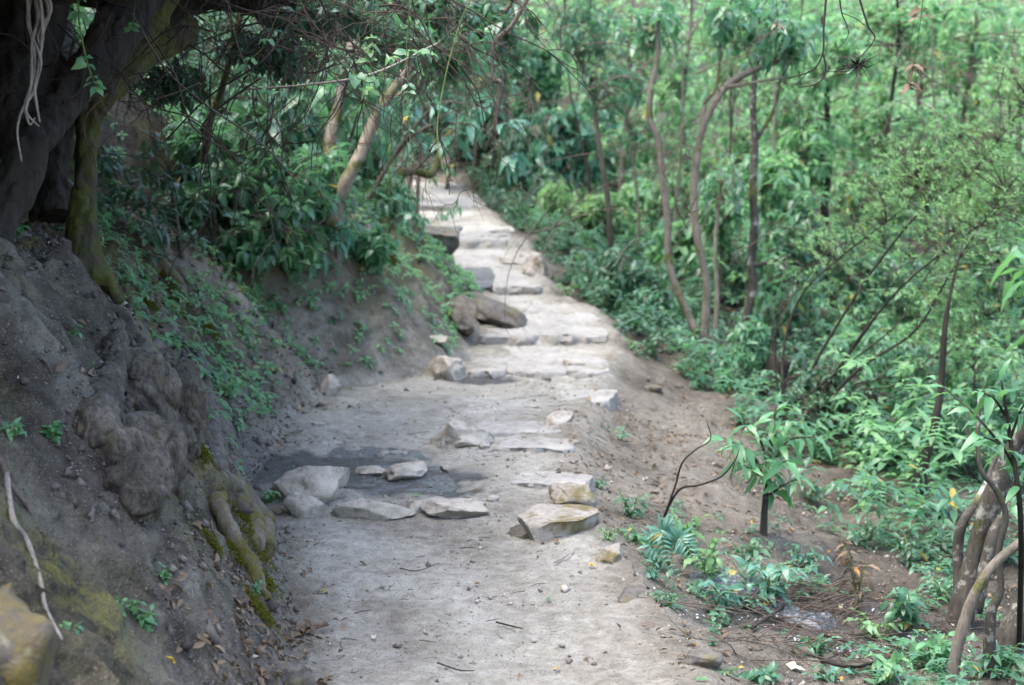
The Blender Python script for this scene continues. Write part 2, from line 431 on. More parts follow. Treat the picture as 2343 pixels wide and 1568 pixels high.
def ground(x, y):
    x, y = np.broadcast_arrays(np.asarray(x, float), np.asarray(y, float))
    xl, xr, zp = xl_of(y), xr_of(y), zp_of(y)
    zps = smooth_interp(y, cz, .5)
    u, v = np.maximum(xl - x, 0), np.maximum(x - xr, 0)
    # left: earth bank, a shelf under the old trees and a second steep wall behind it
    H = np.interp(y, [-6, 3, 5.5, 7, 9.5, 11, 14, 18, 22, 30, 60], [1.2, 1.5, 1.65, 1.6, 1.55, 1.3, 1.25, .95, .5, .8, 1])
    W = np.interp(y, [-6, 5, 7, 9.5, 11, 14, 18, 22, 30, 60], [1.5, 1.25, 1.02, 1.1, 1.15, 1.15, .9, .7, .9, 1])
    t = np.clip(u / W, 0, 1)
    prof = t ** 1.15 * (1 - .18 * t) / .82
    flute = fbm(y * 1.9 + 3, u * .7, 0, 3) * .13 + fbm(x * 4.2, y * 4.2, 7, 4) * .06
    bank = H * prof + flute * sstep(0.02, .5, u) * (1 - .3 * sstep(1.2, 3, u))
    shelf = np.maximum(u - W, 0)
    cave = sstep(5.5, 6.6, y) * (1 - sstep(11.4, 13.4, y))
    up = .62 * shelf * (1 - cave) + cave * (.18 * shelf + 2.3 * sstep(.55, .95, shelf) + .25 * np.maximum(shelf - 1, 0))
    bank = bank + np.minimum(up, 9)
    # right: a low edge, then a slope falling away to a gully
    k = np.interp(y, [4, 6.5, 8.5, 10, 14, 20], [.10, .13, .26, .27, .25, .22])
    fall = .06 * sstep(0, .22, v) + k * np.minimum(v, 1.6) + .17 * np.clip(v - 1.6, 0, 3.5) + .03 * np.clip(v - 5.1, 0, 8)
    gully = .16 * np.exp(-(((x - 1.35) / .55) ** 2 + ((y - 7.35) / .4) ** 2))
    rough_r = (fbm(x * 1.1, y * 1.1, 3, 4) * .10 + fbm(x * 5, y * 5, 4, 3) * .022) * sstep(.05, .6, v)
    onp = (u <= 0) & (v <= 0)
    zedge = zps * sstep(0, .3, u + v) + zp * (1 - sstep(0, .3, u + v))
    micro = fbm(x * 2.2, y * 2.2, 1, 3) * .022 + fbm(x * 9, y * 9, 2, 4) * .013
    # the worn tread is a little dished
    dish = -.03 * np.exp(-((x - (xl + xr) / 2) / (.3 * (xr - xl))) ** 2)
    z = zedge + bank * (u > 0) - (fall + gully) * (v > 0) + rough_r + micro + dish * onp
    hill = np.maximum(y - 33, 0)
    return z + np.where(v > 0, .75 * hill * sstep(0, 4, v) * (1 - .8 * sstep(3.5, 8, x)), 0)

def gz(x, y): return float(ground(x, y))
def on(px, py, d):
    """snap a photo point to the ground at distance d: keeps x, drops to the ground"""
    p = P(px, py, d); return Vector((p.x, p.y, gz(p.x, p.y)))
def hit(px, py, dmin=3.0, dmax=40):
    """where the sight line through a photo point first meets the ground"""
    ds = np.arange(dmin, dmax, .02)
    a = np.array([P(px, py, 1.0)])[0] - np.array([0, 0, CAM_Z])
    pts = ds[:, None] * a[None] + np.array([0, 0, CAM_Z])
    below = pts[:, 2] < ground(pts[:, 0], pts[:, 1])
    i = int(np.argmax(below)) if below.any() else len(ds) - 1
    return Vector((pts[i, 0], pts[i, 1], gz(pts[i, 0], pts[i, 1])))
def normal_at(x, y, e=.06):
    return Vector((gz(x - e, y) - gz(x + e, y), gz(x, y - e) - gz(x, y + e), 2 * e)).normalized()

def _w(px, py, d, rx, ry):
    p = P(px, py, d); return (p.x, p.y, rx, ry)
WET = [_w(800, 1060, 9.45, .52, .58), _w(960, 1085, 9.25, .42, .45), _w(690, 1055, 9.5, .42, .5), _w(1080, 535, 21.5, .42, .75), _w(1060, 640, 18.5, .38, .45), _w(1110, 862, 12.85, .35, .18)]
def tones(x, y):
    """soil colours, with far path shade and far slope glow painted in: pale trodden dust, dark humus, clay showing through, moss, wet ground"""
    xl, xr = xl_of(y), xr_of(y)
    u, v = np.maximum(xl - x, 0), np.maximum(x - xr, 0)
    pale = np.interp(y, [4, 8, 10, 12, 16, 18, 26, 28, 31, 40], [.62, .65, .68, .70, .66, .68, .60, .32, .22, .2])  # final drop paints shade onto the far end of the path
    edge = sstep(0, .25, np.minimum(x - xl, xr - x))
    path = pale - .16 * (1 - edge) * np.interp(y, [5, 9, 12], [1, 1, .4]) + .09 * fbm(x * 1.6 + .6 * y, y * .8, 61, 3) + .05 * (edge - .5)
    clay = np.interp(y, [4, 7.5, 8.8, 9.6, 11, 13.8, 16], [.27, .27, .25, .26, .38, .56, .36])
    bank = clay + .22 * fbm(x * 2.6, y * 2.6, 19, 3) - .16 * sstep(.9, 1.6, u) + .12 * fbm(x * .9, y * .9, 9, 3)
    bank = np.where(y > 14, np.minimum(bank, .42), bank)
    right = np.interp(y, [4, 8, 10, 13, 16, 32, 35], [.38, .33, .40, .36, .20, .3, .7]) - .26 * sstep(.9, 2.4, v) + .14 * fbm(x * 1.3, y * 1.3, 5, 3)  # pale last stop paints a lit glow behind the far foliage gaps
    tone = np.where(u > 0, path + (bank - path) * sstep(0, .18, u), np.where(v > 0, path + (right - path) * sstep(0, .3, v), path))
    moss = np.where(u > 0, np.clip(.15 + .8 * fbm(x * 1.4, y * 1.4, 21, 3), 0, .8) * sstep(.15, .6, u), 0)
    wet = np.where(v > 0, np.exp(-(((x - 1.5) / .7) ** 2 + ((y - 7.3) / .35) ** 2)) * .9, 0)
    q = np.full(np.shape(x), -9.0)
    for (ex, ey, rx, ry) in WET: q = np.maximum(q, 1 - np.sqrt(((x - ex) / rx) ** 2 + ((y - ey) / ry) ** 2))
    wet = np.maximum(wet, sstep(-.10, .30, q + .42 * fbm(x * 4.2, y * 4.2, 41, 5, .6)))
    return tone, np.clip(moss, 0, 1), np.clip(wet, 0, 1)

ys = np.concatenate([np.arange(-6, 4, .25), np.arange(4, 12, .03), np.arange(12, 22, .05), np.arange(22, 33, .09), np.arange(33, 62, .6)])
def strip(name, tcol, side):
    """one strip of terrain following the path: side -1 bank, 0 path, 1 right slope"""
    Y = np.repeat(ys[:, None], len(tcol), 1); T = np.repeat(tcol[None], len(ys), 0)
    xl, xr = xl_of(Y), xr_of(Y)
    X = xl - T if side < 0 else xl + T * (xr - xl) if side == 0 else xr + T
    # evaluate exactly at the seams so that neighbouring strips share their edge
    Z = ground(np.where(side < 0, np.minimum(X, xl - 0), X), Y)
    if side < 0:
        amp = .05 * sstep(0.05, .35, T)
        rid = (np.abs(fbm(X * 5.5, Y * 5.5, Z * 4, 3)) - .25) * .055 + fbm(X * 13, Y * 13, Z * 13, 3) * .018
        Z = Z + rid * sstep(.05, .3, T) * (1 - sstep(3, 5, T))
        X2 = X + amp * fbm(X * 7, Y * 7, Z * 7, 3); Y2 = Y + amp * fbm(X * 7 + 40, Y * 7, Z * 7, 3)
    else: X2, Y2 = X, Y
    tone, moss, wet = tones(X, Y)
    n, m = Y.shape
    i = np.arange(n - 1)[:, None] * m; j = np.arange(m - 1)[None]
    q = np.stack([i + j, i + j + 1, i + m + j + 1, i + m + j], -1).reshape(-1, 4)
    if side < 0: q = q[:, ::-1]
    mb = MB(); mb.add(np.stack([X2, Y2, Z], -1).reshape(-1, 3), None, q)
    o = mb.build(name, M['earth'], attrs={'tone': tone, 'moss': moss, 'wet': wet}, kind='structure')
    return o
strip('path', np.linspace(0, 1, 56), 0)
strip('earth_bank', np.concatenate([[0, .01], np.arange(.03, 2.6, .028), np.arange(2.65, 5, .12), np.arange(5.2, 26, .8)]), -1)
strip('hillside_ground', np.concatenate([[0, .01], np.arange(.03, 2.4, .035), np.arange(2.45, 6, .12), np.arange(6.3, 40, .8)]), 1)

def drape(name, outline, mat, lift=.008, rings=14, n=90, seed=1.0, rag=.05, **props):
    """a thin sheet lying on the ground inside a ragged outline given in photo points"""
    pts = [hit(*p) for p in outline]
    c = np.mean([[p.x, p.y] for p in pts], 0)
    loop = spline([*[(p.x, p.y, 0) for p in pts], (pts[0].x, pts[0].y, 0)], n + 1)[:-1, :2]
    dv = loop - c
    dv = dv * (1 + rag * fbm(loop[:, 0] * 6 + seed, loop[:, 1] * 6, 0, 3))[:, None]
    s = np.linspace(0.02, 1, rings)
    xy = c + s[:, None, None] * dv[None]
    z = ground(xy[..., 0], xy[..., 1]) + lift * (1 - sstep(.9, 1.0, s))[:, None] - .004 * sstep(.9, 1, s)[:, None]
    v = np.concatenate([xy, z[..., None]], -1).reshape(-1, 3)
    i = np.arange(rings - 1)[:, None] * n; j = np.arange(n)[None]; j2 = (j + 1) % n
    mb = MB(); mb.add(v, None, np.stack([i + j, i + n + j, i + n + j2, i + j2], -1).reshape(-1, 4))
    return mb.build(name, mat, **props)

# ---------------------------------------------------------------- stones
def rock_mesh(name, dims, seed, sub=4, facets=12, flat_top=None, rough=.085, sharp=.3):
    bm = bmesh.new(); bmesh.ops.create_icosphere(bm, subdivisions=sub, radius=1)
    v = np.array([x.co[:] for x in bm.verts]); f = np.array([[x.index for x in fc.verts] for fc in bm.faces]); bm.free()
    r = np.random.default_rng(seed)
    v = np.sign(v) * np.abs(v) ** (1 - sharp)
    for i in range(facets):
        n = unit(r.normal(size=3)); h = r.uniform(.55, .86)
        d = np.maximum(v @ n - h, 0); v = v - d[:, None] * n
    if flat_top is not None:
        h = flat_top + .10 * v[:, 0] * r.uniform(-1, 1) + .10 * v[:, 1] * r.uniform(-1, 1)
        v[:, 2] = np.where(v[:, 2] > h, h + (v[:, 2] - h) * .12, v[:, 2])
    nr = unit(v)
    v = v + nr * (rough * 1.6 * fbm(v[:, 0] * 1.7 + seed, v[:, 1] * 1.7, v[:, 2] * 1.7, 5))[:, None]
    v = v + nr * (rough * .5 * np.abs(fbm(v[:, 0] * 6 + seed, v[:, 1] * 6, v[:, 2] * 6, 3)))[:, None]
    v = v * np.array(dims) / 2
    mb = MB(); mb.add(v, f); m = mb.mesh(name, smooth=True); m.set_sharp_from_angle(angle=R(48)); return m

def rock(px, py, d, dims, label, mat='rock', seed=1, rot=0., tilt=(0, 0), sink=.35, name='stone', cat='stone', flat_top=None, sub=4, facets=16, rough=.085, sharp=.3, group=None, snap=True):
    """px, py: middle of the stone's foot in the photo"""
    p = on(px, py, d) if snap else P(px, py, d)
    o = link(name, rock_mesh(name, dims, seed, sub, facets, flat_top, rough, sharp), M[mat])
    o.location = (p.x, p.y, p.z + dims[2] * (.5 - sink)); o.rotation_euler = (R(tilt[0]), R(tilt[1]), R(rot))
    o['label'] = label; o['category'] = cat; o['kind'] = 'thing'
    if group: o['group'] = group
    return o

def slab(px, d, w, label, mat='slab', seed=1, rot=0, thick=.14, depth=.5, up=.02, lap=.0, step_at=None):
    """a worn step slab: a flat irregular plate let into the tread behind the riser, its broken front edge standing clear of the tread before it"""
    r = np.random.default_rng(seed); c = P(px, 800, d); n = 44; th = np.linspace(0, 2 * np.pi, n, endpoint=False)
    k = 7.; rad = (np.abs(np.cos(th)) ** k + np.abs(np.sin(th)) ** k) ** (-1 / k)
    rad = rad * (1 + .13 * fbm(np.cos(th) * 1.6 + seed * 1.7, np.sin(th) * 1.6, 0, 4))
    a = R(rot); lx, ly = rad * np.cos(th) * w / 2, rad * np.sin(th) * depth / 2 + depth * .47
    X = c.x + lx * math.cos(a) - ly * math.sin(a); Y = c.y - lap + lx * math.sin(a) + ly * math.cos(a)
    cx, cy = X.mean(), Y.mean(); rings = [(1.0, -thick), (1.015, -thick * .5), (1.0, -.022), (.97, -.004), (.9, .0), (.6, .004), (.3, .0), (.02, .0)]
    V = []
    for s_, dz in rings:
        x, y = cx + (X - cx) * s_, cy + (Y - cy) * s_
        j = .035 * fbm(x * 11, y * 11, dz * 25 + seed, 4) if dz < -.01 else 0
        z = zp_of(np.maximum(y, (step_at or d) + .17)) - .026 + up + dz + .012 * fbm(x * 5, y * 5, 2, 3)
        V.append(np.stack([x + j, y + j, z], 1))
    m = len(rings); i = np.arange(m - 1)[:, None] * n; jj = np.arange(n)[None]; j2 = (jj + 1) % n
    o = np.array([cx, cy, float(zp_of(d + .2))])
    mb = MB(); mb.add(np.concatenate(V) - o, None, np.stack([i + jj, i + j2, i + n + j2, i + n + jj], -1).reshape(-1, 4))
    me = mb.mesh('flat_stone'); me.set_sharp_from_angle(angle=R(38)); ob = link('flat_stone', me, M[mat], loc=tuple(o))
    ob['label'] = label; ob['category'] = 'stone'; ob['kind'] = 'thing'
    return ob
# the row of kerb stones across the path
rock(710, 1150, 8.75, (.52, .34, .30), 'large flat-topped block at the left end of the stone row below the puddle', seed=11, rot=6, flat_top=.55, sink=.22, facets=10, name='kerb_stone')
rock(702, 1168, 8.50, (.27, .20, .17), 'small chipped stone leaning on the large flat block', seed=12, rot=-10, sink=.25, name='kerb_stone')
rock(850, 1166, 8.55, (.48, .22, .16), 'long rounded stone in the row, second from the large block', seed=13, rot=4, sink=.3, name='kerb_stone')
rock(1045, 1166, 8.6, (.46, .26, .14), 'low smooth stone at the puddle lip, right end of the row', seed=14, rot=-6, sink=.35, name='kerb_stone')
rock(950, 1160, 8.62, (.14, .12, .09), 'fist-sized stone wedged between two long stones of the row', seed=15, sink=.3, sub=3, name='kerb_stone')
rock(627, 1172, 8.55, (.17, .14, .09), 'small grey stone against the root at the row\'s left end', 'rock_dark', seed=16, sink=.3, sub=3, name='kerb_stone')
# stones in and round the puddle
rock(920, 1082, 9.35, (.34, .24, .15), 'pale angular stone standing in the dark puddle', seed=21, rot=15, tilt=(4, -6), flat_top=.6, sink=.28)
rock(850, 1072, 9.45, (.22, .16, .07), 'low flat stone barely rising from the puddle', seed=22, sink=.35, sub=3)
rock(1021, 1066, 9.5, (.085, .07, .075), 'egg-sized pale stone at the puddle\'s right rim', seed=23, sink=.2, sub=3)
rock(1125, 1150, 8.75, (.08, .07, .06), 'small round pebble beside the right end of the stone row', seed=24, sink=.2, sub=3, name='pebble', cat='pebble')
# embedded rocks of the second tread
rock(1045, 1000, 10.3, (.52, .42, .30), 'grey bedrock hump breaking through the dusty tread', seed=31, rot=20, tilt=(-8, -6), sink=.45, rough=.11, facets=20, name='embedded_rock', cat='rock')
slab(1190, 10.45, .62, 'long pale slab set in the tread beside the bedrock hump', 'slab', 32, 4, depth=.42, up=.022)
rock(1277, 968, 10.9, (.22, .36, .22), 'squared pale block at the tread\'s right edge', seed=33, rot=-4, flat_top=.6, sink=.55, name='edge_stone')
slab(1215, 9.95, .5, 'slab with a dark broken front edge on the second tread', 'slab', 34, -14, depth=.42, up=.028)
rock(1105, 1012, 10.1, (.09, .08, .07), 'loose pebble left of the dark-sided slab', seed=35, sink=.3, sub=3, name='pebble', cat='pebble')
slab(1248, 9.05, .46, 'narrow slab edge just above the mossy rock', 'slab', 36, -12, depth=.4, up=.024)
slab(1330, 11.6, .4, 'pale edging slab along the right rim of the tread', 'slab', 37, -12, depth=.8, up=.02)
# mossy rock at the right edge
rock(1285, 1190, 8.25, (.50, .55, .34), 'broad mossy-sided rock at the right edge of the lower path', 'rock_moss', seed=41, rot=-24, tilt=(2, 8), flat_top=.5, sink=.55, rough=.07, name='mossy_rock', cat='rock')
rock(1305, 1128, 8.72, (.30, .24, .22), 'rounded grey stone behind the broad mossy rock', 'rock_moss', seed=42, sink=.4)
rock(1190, 1205, 8.15, (.26, .12, .12), 'dark crusted stone edge left of the mossy rock', 'rock_dark', seed=43, rot=-38, sink=.62, rough=.1)
rock(1400, 1268, 7.65, (.16, .22, .14), 'small grey stone below the mossy rock, half buried', 'rock_moss', seed=44, rot=-30, sink=.5, sub=3)
rock(1595, 1510, 6.15, (.20, .20, .12), 'half-buried grey stone at the lower right path edge', 'rock_dark', seed=45, sink=.55)
rock(1440, 1350, 7.05, (.16, .34, .10), 'low earth-covered stone on the path\'s right rim', 'rock_dark', seed=46, rot=-26, sink=.72, sub=3)
rock(672, 1562, 5.75, (.24, .20, .18), 'rounded dark stone among dead leaves at the bank foot', 'rock_dark', seed=47, sink=.45)
bo = rock(0, 1500, 5.5, (.30, .5, .62), 'lichen-blotched mossy boulder in the lower left corner', 'rock_lichen', seed=49, rot=14, tilt=(0, 14), sink=.5, facets=9, name='boulder', cat='boulder')
bo.location = hit(10, 1530) + Vector((-.04, .06, -.16))
# stones at the second step
rock(1025, 872, 12.95, (.40, .34, .26), 'pale angular stone at the bank foot by the second step', seed=51, rot=-14, tilt=(0, 8), sink=.28)
rock(1000, 838, 13.4, (.28, .24, .12), 'thin pale stone behind the angular stone at the bank foot', seed=52, rot=-20, sink=.3, sub=3)
rock(1310, 836, 13.5, (.26, .2, .1), 'small brown-edged stone behind the right end of the second step', seed=57, sink=.4, sub=3)
rock(1490, 858, 13.1, (.2, .16, .11), 'grey stone on the slope right of the second step', 'rock_dark', seed=58, sink=.4, sub=3)
# paved treads: broad worn slabs laid almost edge to edge, thin dark joints between
def tread(d0, d1, rows, step, seed):
    r = np.random.default_rng(seed); ds = np.linspace(d0, d1, len(rows) + 1)
    for ri, n in enumerate(rows):
        ya, yb = ds[ri], ds[ri + 1]; ym = (ya + yb) / 2; xl, xr = float(xl_of(ym)) + .04, float(xr_of(ym)) - .02
        cut = np.sort(np.concatenate([[0, 1], (np.arange(1, n) + r.uniform(-.18, .18, n - 1)) / n]))
        where = {1: ['whole-width'], 2: ['left', 'right'], 3: ['left', 'middle', 'right']}[n]
        rowname = 'front' if ri == 0 else ('back' if ri == len(rows) - 1 else 'inner')
        for j in range(n):
            a, c = xl + cut[j] * (xr - xl), xl + cut[j + 1] * (xr - xl); w = (c - a) * r.uniform(.98, 1.06); dep = (yb - ya) * r.uniform(.93, 1.03)
            px = ((a + c) / 2) / ya * FP * math.cos(PITCH) + PW / 2
            dark = ri == 0 and j == 0 and step in ('fourth', 'fifth')
            o = slab(px, ya, w, f'{where[j]} slab in the {rowname} row of the {step} step' if not dark else f'dark wet {where[j]} slab in the {rowname} row of the {step} step', 'slab_wet' if dark else 'slab', seed * 10 + ri * 3 + j, r.normal(0, 3), depth=dep, up=(.020 if ri == 0 else .010) + r.uniform(-.006, .006), lap=r.uniform(-.03, .06) if ri == 0 else 0., step_at=d0)
            o.location.x += (a + c) / 2 - o.location.x
tread(13.05, 14.95, [3, 1], 'second', 53)
tread(15.07, 17.9, [2, 2], 'third', 61)
tread(18.0, 20.7, [2, 1], 'fourth', 81)
tread(20.77, 23.9, [2, 1], 'fifth', 91)
tread(24.05, 27.2, [1, 1], 'sixth', 103)
rock(1170, 590, 19.7, (.5, .5, .26), 'smooth pale outcrop on the right side below the fifth step', seed=101, rot=12, sink=.55, name='embedded_rock', cat='rock')
rock(1228, 632, 18.9, (.38, .5, .44), 'orange-mossed boulder at the right rim by the fourth step', 'rock_moss', seed=102, rot=-20, sink=.45, name='mossy_rock', cat='rock')
slab(1015, 24.03, 1.3, 'long low slab edge across the sixth step', 'slab', 103, 2, depth=.7)
# boulders on the left of the stairs
rock(1050, 785, 15.0, (.34, .72, .40), 'dark overhanging boulder left of the third step', 'rock_dark', seed=111, rot=24, tilt=(0, 18), sink=.3, facets=10, rough=.08, name='boulder', cat='boulder')
rock(1125, 745, 16.2, (.62, 1.4, .40), 'large rounded grey outcrop sloping into the steps', 'rock_dark', seed=112, rot=16, tilt=(8, 14), sink=.5, rough=.09, facets=6, name='boulder', cat='boulder')
rock(985, 680, 17.2, (.5, .7, .42), 'moss-capped dark rock above the rounded grey outcrop', 'rock_dark', seed=113, rot=30, sink=.25, rough=.1, name='boulder', cat='boulder')
rock(930, 640, 18.2, (.56, .7, .55), 'mossy rock on the bank left of the fourth step', 'rock_moss', seed=114, rot=10, sink=.3, rough=.09, name='boulder', cat='boulder')
rock(748, 795, 11.9, (.20, .2, .26), 'pale stone jutting from the clay of the bank', 'rock', seed=115, sink=.4, tilt=(0, 20))

# ---------------------------------------------------------------- wet ground
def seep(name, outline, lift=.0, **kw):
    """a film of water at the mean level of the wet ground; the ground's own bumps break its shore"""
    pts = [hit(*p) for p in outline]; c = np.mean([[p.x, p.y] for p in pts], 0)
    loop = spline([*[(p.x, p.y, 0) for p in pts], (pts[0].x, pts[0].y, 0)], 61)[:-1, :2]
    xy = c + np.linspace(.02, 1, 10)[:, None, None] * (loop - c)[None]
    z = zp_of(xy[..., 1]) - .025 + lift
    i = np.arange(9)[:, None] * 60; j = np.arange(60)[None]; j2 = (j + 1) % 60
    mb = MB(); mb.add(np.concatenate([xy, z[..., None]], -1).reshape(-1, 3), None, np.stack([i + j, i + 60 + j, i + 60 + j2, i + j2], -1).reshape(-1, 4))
    return mb.build(name, M['mud_sheen'], kind='structure', **kw)
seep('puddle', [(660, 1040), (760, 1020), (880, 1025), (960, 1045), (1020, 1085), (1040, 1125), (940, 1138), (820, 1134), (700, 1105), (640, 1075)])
drape('gully_water', [(1580, 1320), (1640, 1312), (1720, 1330), (1800, 1365), (1880, 1400), (1920, 1440), (1850, 1440), (1760, 1405), (1660, 1375), (1590, 1350)], M['mud_sheen'], .02, seed=7, rag=.12, kind='structure')

# ---------------------------------------------------------------- plant builders
def big_leaf_mesh(name, w=.34, droop=.3, fold=.10, wave=.03, seed=0, seg=6, base=.0):
    """one leaf of length 1 along +X, upper side +Z: pointed, folded along the midrib, drooping"""
    t = np.linspace(0, 1, seg + 1)
    hw = w * .5 * (np.sin(np.pi * t ** .8) ** .9) * (1 - .12 * t); hw[0] = hw[-1] = 0
    z = .06 * np.sin(np.pi * t) - droop * t ** 2
    r = np.random.default_rng(seed); wv = wave * r.normal(size=(2, seg + 1))
    mid = np.stack([t * (1 - .12 * droop), .02 * np.sin(t * 5 + seed), z], 1)
    a = mid + np.stack([0 * t, hw, hw * fold * 2 + wv[0] * hw * 8], 1); b = mid + np.stack([0 * t, -hw, hw * fold * 2 + wv[1] * hw * 8], 1)
    v = np.concatenate([mid, a, b]); n = seg + 1; q = []
    for i in range(seg):
        q.append([i, i + 1, n + i + 1, n + i]); q.append([i + 1, i, 2 * n + i, 2 * n + i + 1])
    mb = MB(); mb.add(v, None, q); return mb.mesh(name)

_leafcache = {}
def leaf_variants(mat, w, droop):
    key = (mat, w, droop)
    if key not in _leafcache:
        ms = []
        for i in range(4):
            m = big_leaf_mesh('leaf', w * (.9 + .08 * i), droop * (.6 + .3 * i), seed=i); m.materials.append(M[mat]); ms.append(m)
        _leafcache[key] = ms
    return _leafcache[key]

def put_leaf(parent, mesh, c, d, n, L, name='leaf'):
    d = unit(np.asarray(d, float)); s = unit(np.cross(np.asarray(n, float), d)); u = np.cross(d, s)
    o = bpy.data.objects.new(name, mesh); COL.objects.link(o)
    loc = np.asarray(c, float) - (np.array(parent.location) if parent is not None else 0)
    m = Matrix(((d[0] * L, s[0] * L, u[0] * L, loc[0]), (d[1] * L, s[1] * L, u[1] * L, loc[1]), (d[2] * L, s[2] * L, u[2] * L, loc[2]), (0, 0, 0, 1)))
    if parent is not None: o.parent = parent
    o.matrix_local = m
    return o

def plant(name, label, cat, stems, bark, tips=None, axes=None, k=6, L=.15, mat='leaf_mid', single=False, w=.34, droop=.3, group=None, seed=0, spread=1.0,
          twig_mat=None, ns=8, bump=.10, gravity=.25, twigs=True, trunk='trunk', small=False, twig_r=.004):
    """stems: list of (points, radii), the first is the trunk; leaves in whorls at the tips"""
    r = np.random.default_rng(seed + 100)
    base = Vector(stems[0][0][0])
    t = thing(name, label, cat, base, group)
    off = np.array(base); allp = []
    for i, (pts, rad) in enumerate(stems):
        n = max(6, (len(pts) - 1) * 6)
        v, tr, q = tube_geo(pts, rad, ns if i == 0 or rad[0] > .02 else max(5, ns - 3), n, bump, seed + i)
        mb = MB(); mb.add(v - off, tr, q)
        mb.build(trunk if i == 0 else 'branch', M[bark], t)
        allp.append(spline(pts, n))
    if tips is None or len(tips) == 0: return t
    tips = np.asarray(tips, float); AP = np.concatenate(allp)
    axes = np.asarray(axes, float) if axes is not None else unit(tips - AP.mean(0) + np.array([0, 0, .4]))
    if twigs:
        mb = MB()
        for i, p in enumerate(tips):
            dd = np.linalg.norm(AP - p, axis=1) + .6 * np.maximum(AP[:, 2] - p[2], 0)
            q = AP[np.argmin(dd)]; Lq = np.linalg.norm(p - q)
            if Lq < .03: continue
            mid = (q + p) / 2 + r.normal(size=3) * Lq * .10 + np.array([0, 0, Lq * .06])
            tube(mb, [q - off, mid - off, p - off], [max(twig_r * 1.3, .006 * Lq + twig_r), twig_r], 4, 5)
        if mb.n: mb.build('twigs', M[twig_mat or bark], t, kind='stuff')
    c, D, N, Ls = whorls(tips, axes, k, L, spread, r, gravity)
    if single:
        ms = leaf_variants(mat, w, droop)
        for i in range(len(c)): put_leaf(t, ms[int(r.integers(4))], c[i], D[i], N[i], float(Ls[i]))
    else:
        mb = MB(); g = small_leaf_geo(c - off, D, N, Ls, w) if small else leaf_geo(c - off, D, N, Ls, w, droop)
        mb.add(*g); mb.build('foliage', M[mat], t, kind='stuff')
    return t

def ellip(center, rad, n, r, shell=.35, squash=None):
    """points through an uneven ellipsoid, clumped"""
    d = unit(r.normal(size=(n, 3))); rr = (shell + (1 - shell) * r.uniform(0, 1, n)) ** .7
    p = d * rr[:, None]
    lump = .78 + .5 * fbm(d[:, 0] * 1.8 + r.uniform(0, 50), d[:, 1] * 1.8, d[:, 2] * 1.8, 3)
    p = p * lump[:, None] * np.array(rad) + np.array(center)
    return p, unit(d * np.array([1, 1, .6]) + np.array([0, 0, .45]))

def off_pts(pts, dz=0): return [(p[0], p[1], p[2] + dz) for p in pts]
DSC = 1.0   # depth factor that moves a whole plant along to where its foot meets the ground
def Ps(*a): return [tuple(P(q[0], q[1], q[2] * DSC)) for q in a]
def depth_of(px, py, d):
    global DSC
    DSC = hit(px, py).y / d; return DSC

def blob_mesh(name, tubes, balls, voxel=.02, smooth=3, disp=(), loc=(0, 0, 0)):
    """overlapping tubes and balls fused into one continuous surface"""
    mb = MB()
    for pts, rad in tubes: tube(mb, pts, rad, 12, max(8, len(pts) * 6))
    bm = bmesh.new(); bmesh.ops.create_icosphere(bm, subdivisions=3, radius=1)
    sv = np.array([x.co[:] for x in bm.verts]); sf = np.array([[x.index for x in f.verts] for f in bm.faces]); bm.free()
    for c, rad in balls: mb.add(sv * np.array(rad) + np.array(c), sf)
    o = link(name, mb.mesh(name), None)
    m = o.modifiers.new('remesh', 'REMESH'); m.mode = 'VOXEL'; m.voxel_size = voxel
    s = o.modifiers.new('smooth', 'SMOOTH'); s.factor = .5; s.iterations = smooth
    dg = bpy.context.evaluated_depsgraph_get(); dg.update()
    me = bpy.data.meshes.new_from_object(o.evaluated_get(dg))
    bpy.data.objects.remove(o, do_unlink=True)
    n = len(me.vertices); v = np.zeros(n * 3, np.float32); me.vertices.foreach_get('co', v); v = v.reshape(-1, 3).astype(float)
    nr = np.zeros(n * 3, np.float32); me.vertices.foreach_get('normal', nr); nr = nr.reshape(-1, 3)
    for amp, f, z in disp:
        if amp > 0: v = v + nr * (amp * fbm(v[:, 0] * f, v[:, 1] * f, v[:, 2] * f * z, 4))[:, None]
        else:      # sharp furrows winding between rounded ridges
            wx = .12 * fbm(v[:, 0] * 4, v[:, 1] * 4, v[:, 2] * 4, 2)
            v = v + nr * (-amp * (np.abs(perlin((v[:, 0] + wx) * f, (v[:, 1] + wx) * f, v[:, 2] * f * z + 5)) ** .6 - .5))[:, None]
    me.vertices.foreach_set('co', (v - np.array(loc)).astype(np.float32).ravel())
    me.polygons.foreach_set('use_smooth', np.ones(len(me.polygons), bool)); me.update(); me.name = name
    return me

# ---------------------------------------------------------------- left bank: overhang, old trees, roots
r4 = np.random.default_rng(41)
balls = []
for i in range(145):
    y = r4.uniform(4.0, 11.2); x = r4.uniform(-6.2, -1.5 + .05 * max(0, y - 5.5)); z = 2.98 + .16 * (x + 1.2) * -1 + r4.uniform(-.05, .25) + .12 * (y - 6)
    balls.append(((x, y, z), (r4.uniform(.35, .75), r4.uniform(.4, .8), r4.uniform(.22, .38))))
me = blob_mesh('overhanging_bank', [], balls, .05, 3, ((.10, 1.6, 1), (.035, 6, 1)))
link('overhanging_bank', me, M['earth'], kind='structure')

def B(px, py, out=0.0, dmin=3.0):
    p = hit(px, py, dmin); d = (Vector((0, 0, CAM_Z)) - p).normalized()
    return tuple(p + d * out)

depth_of(215, 630, 7.8)
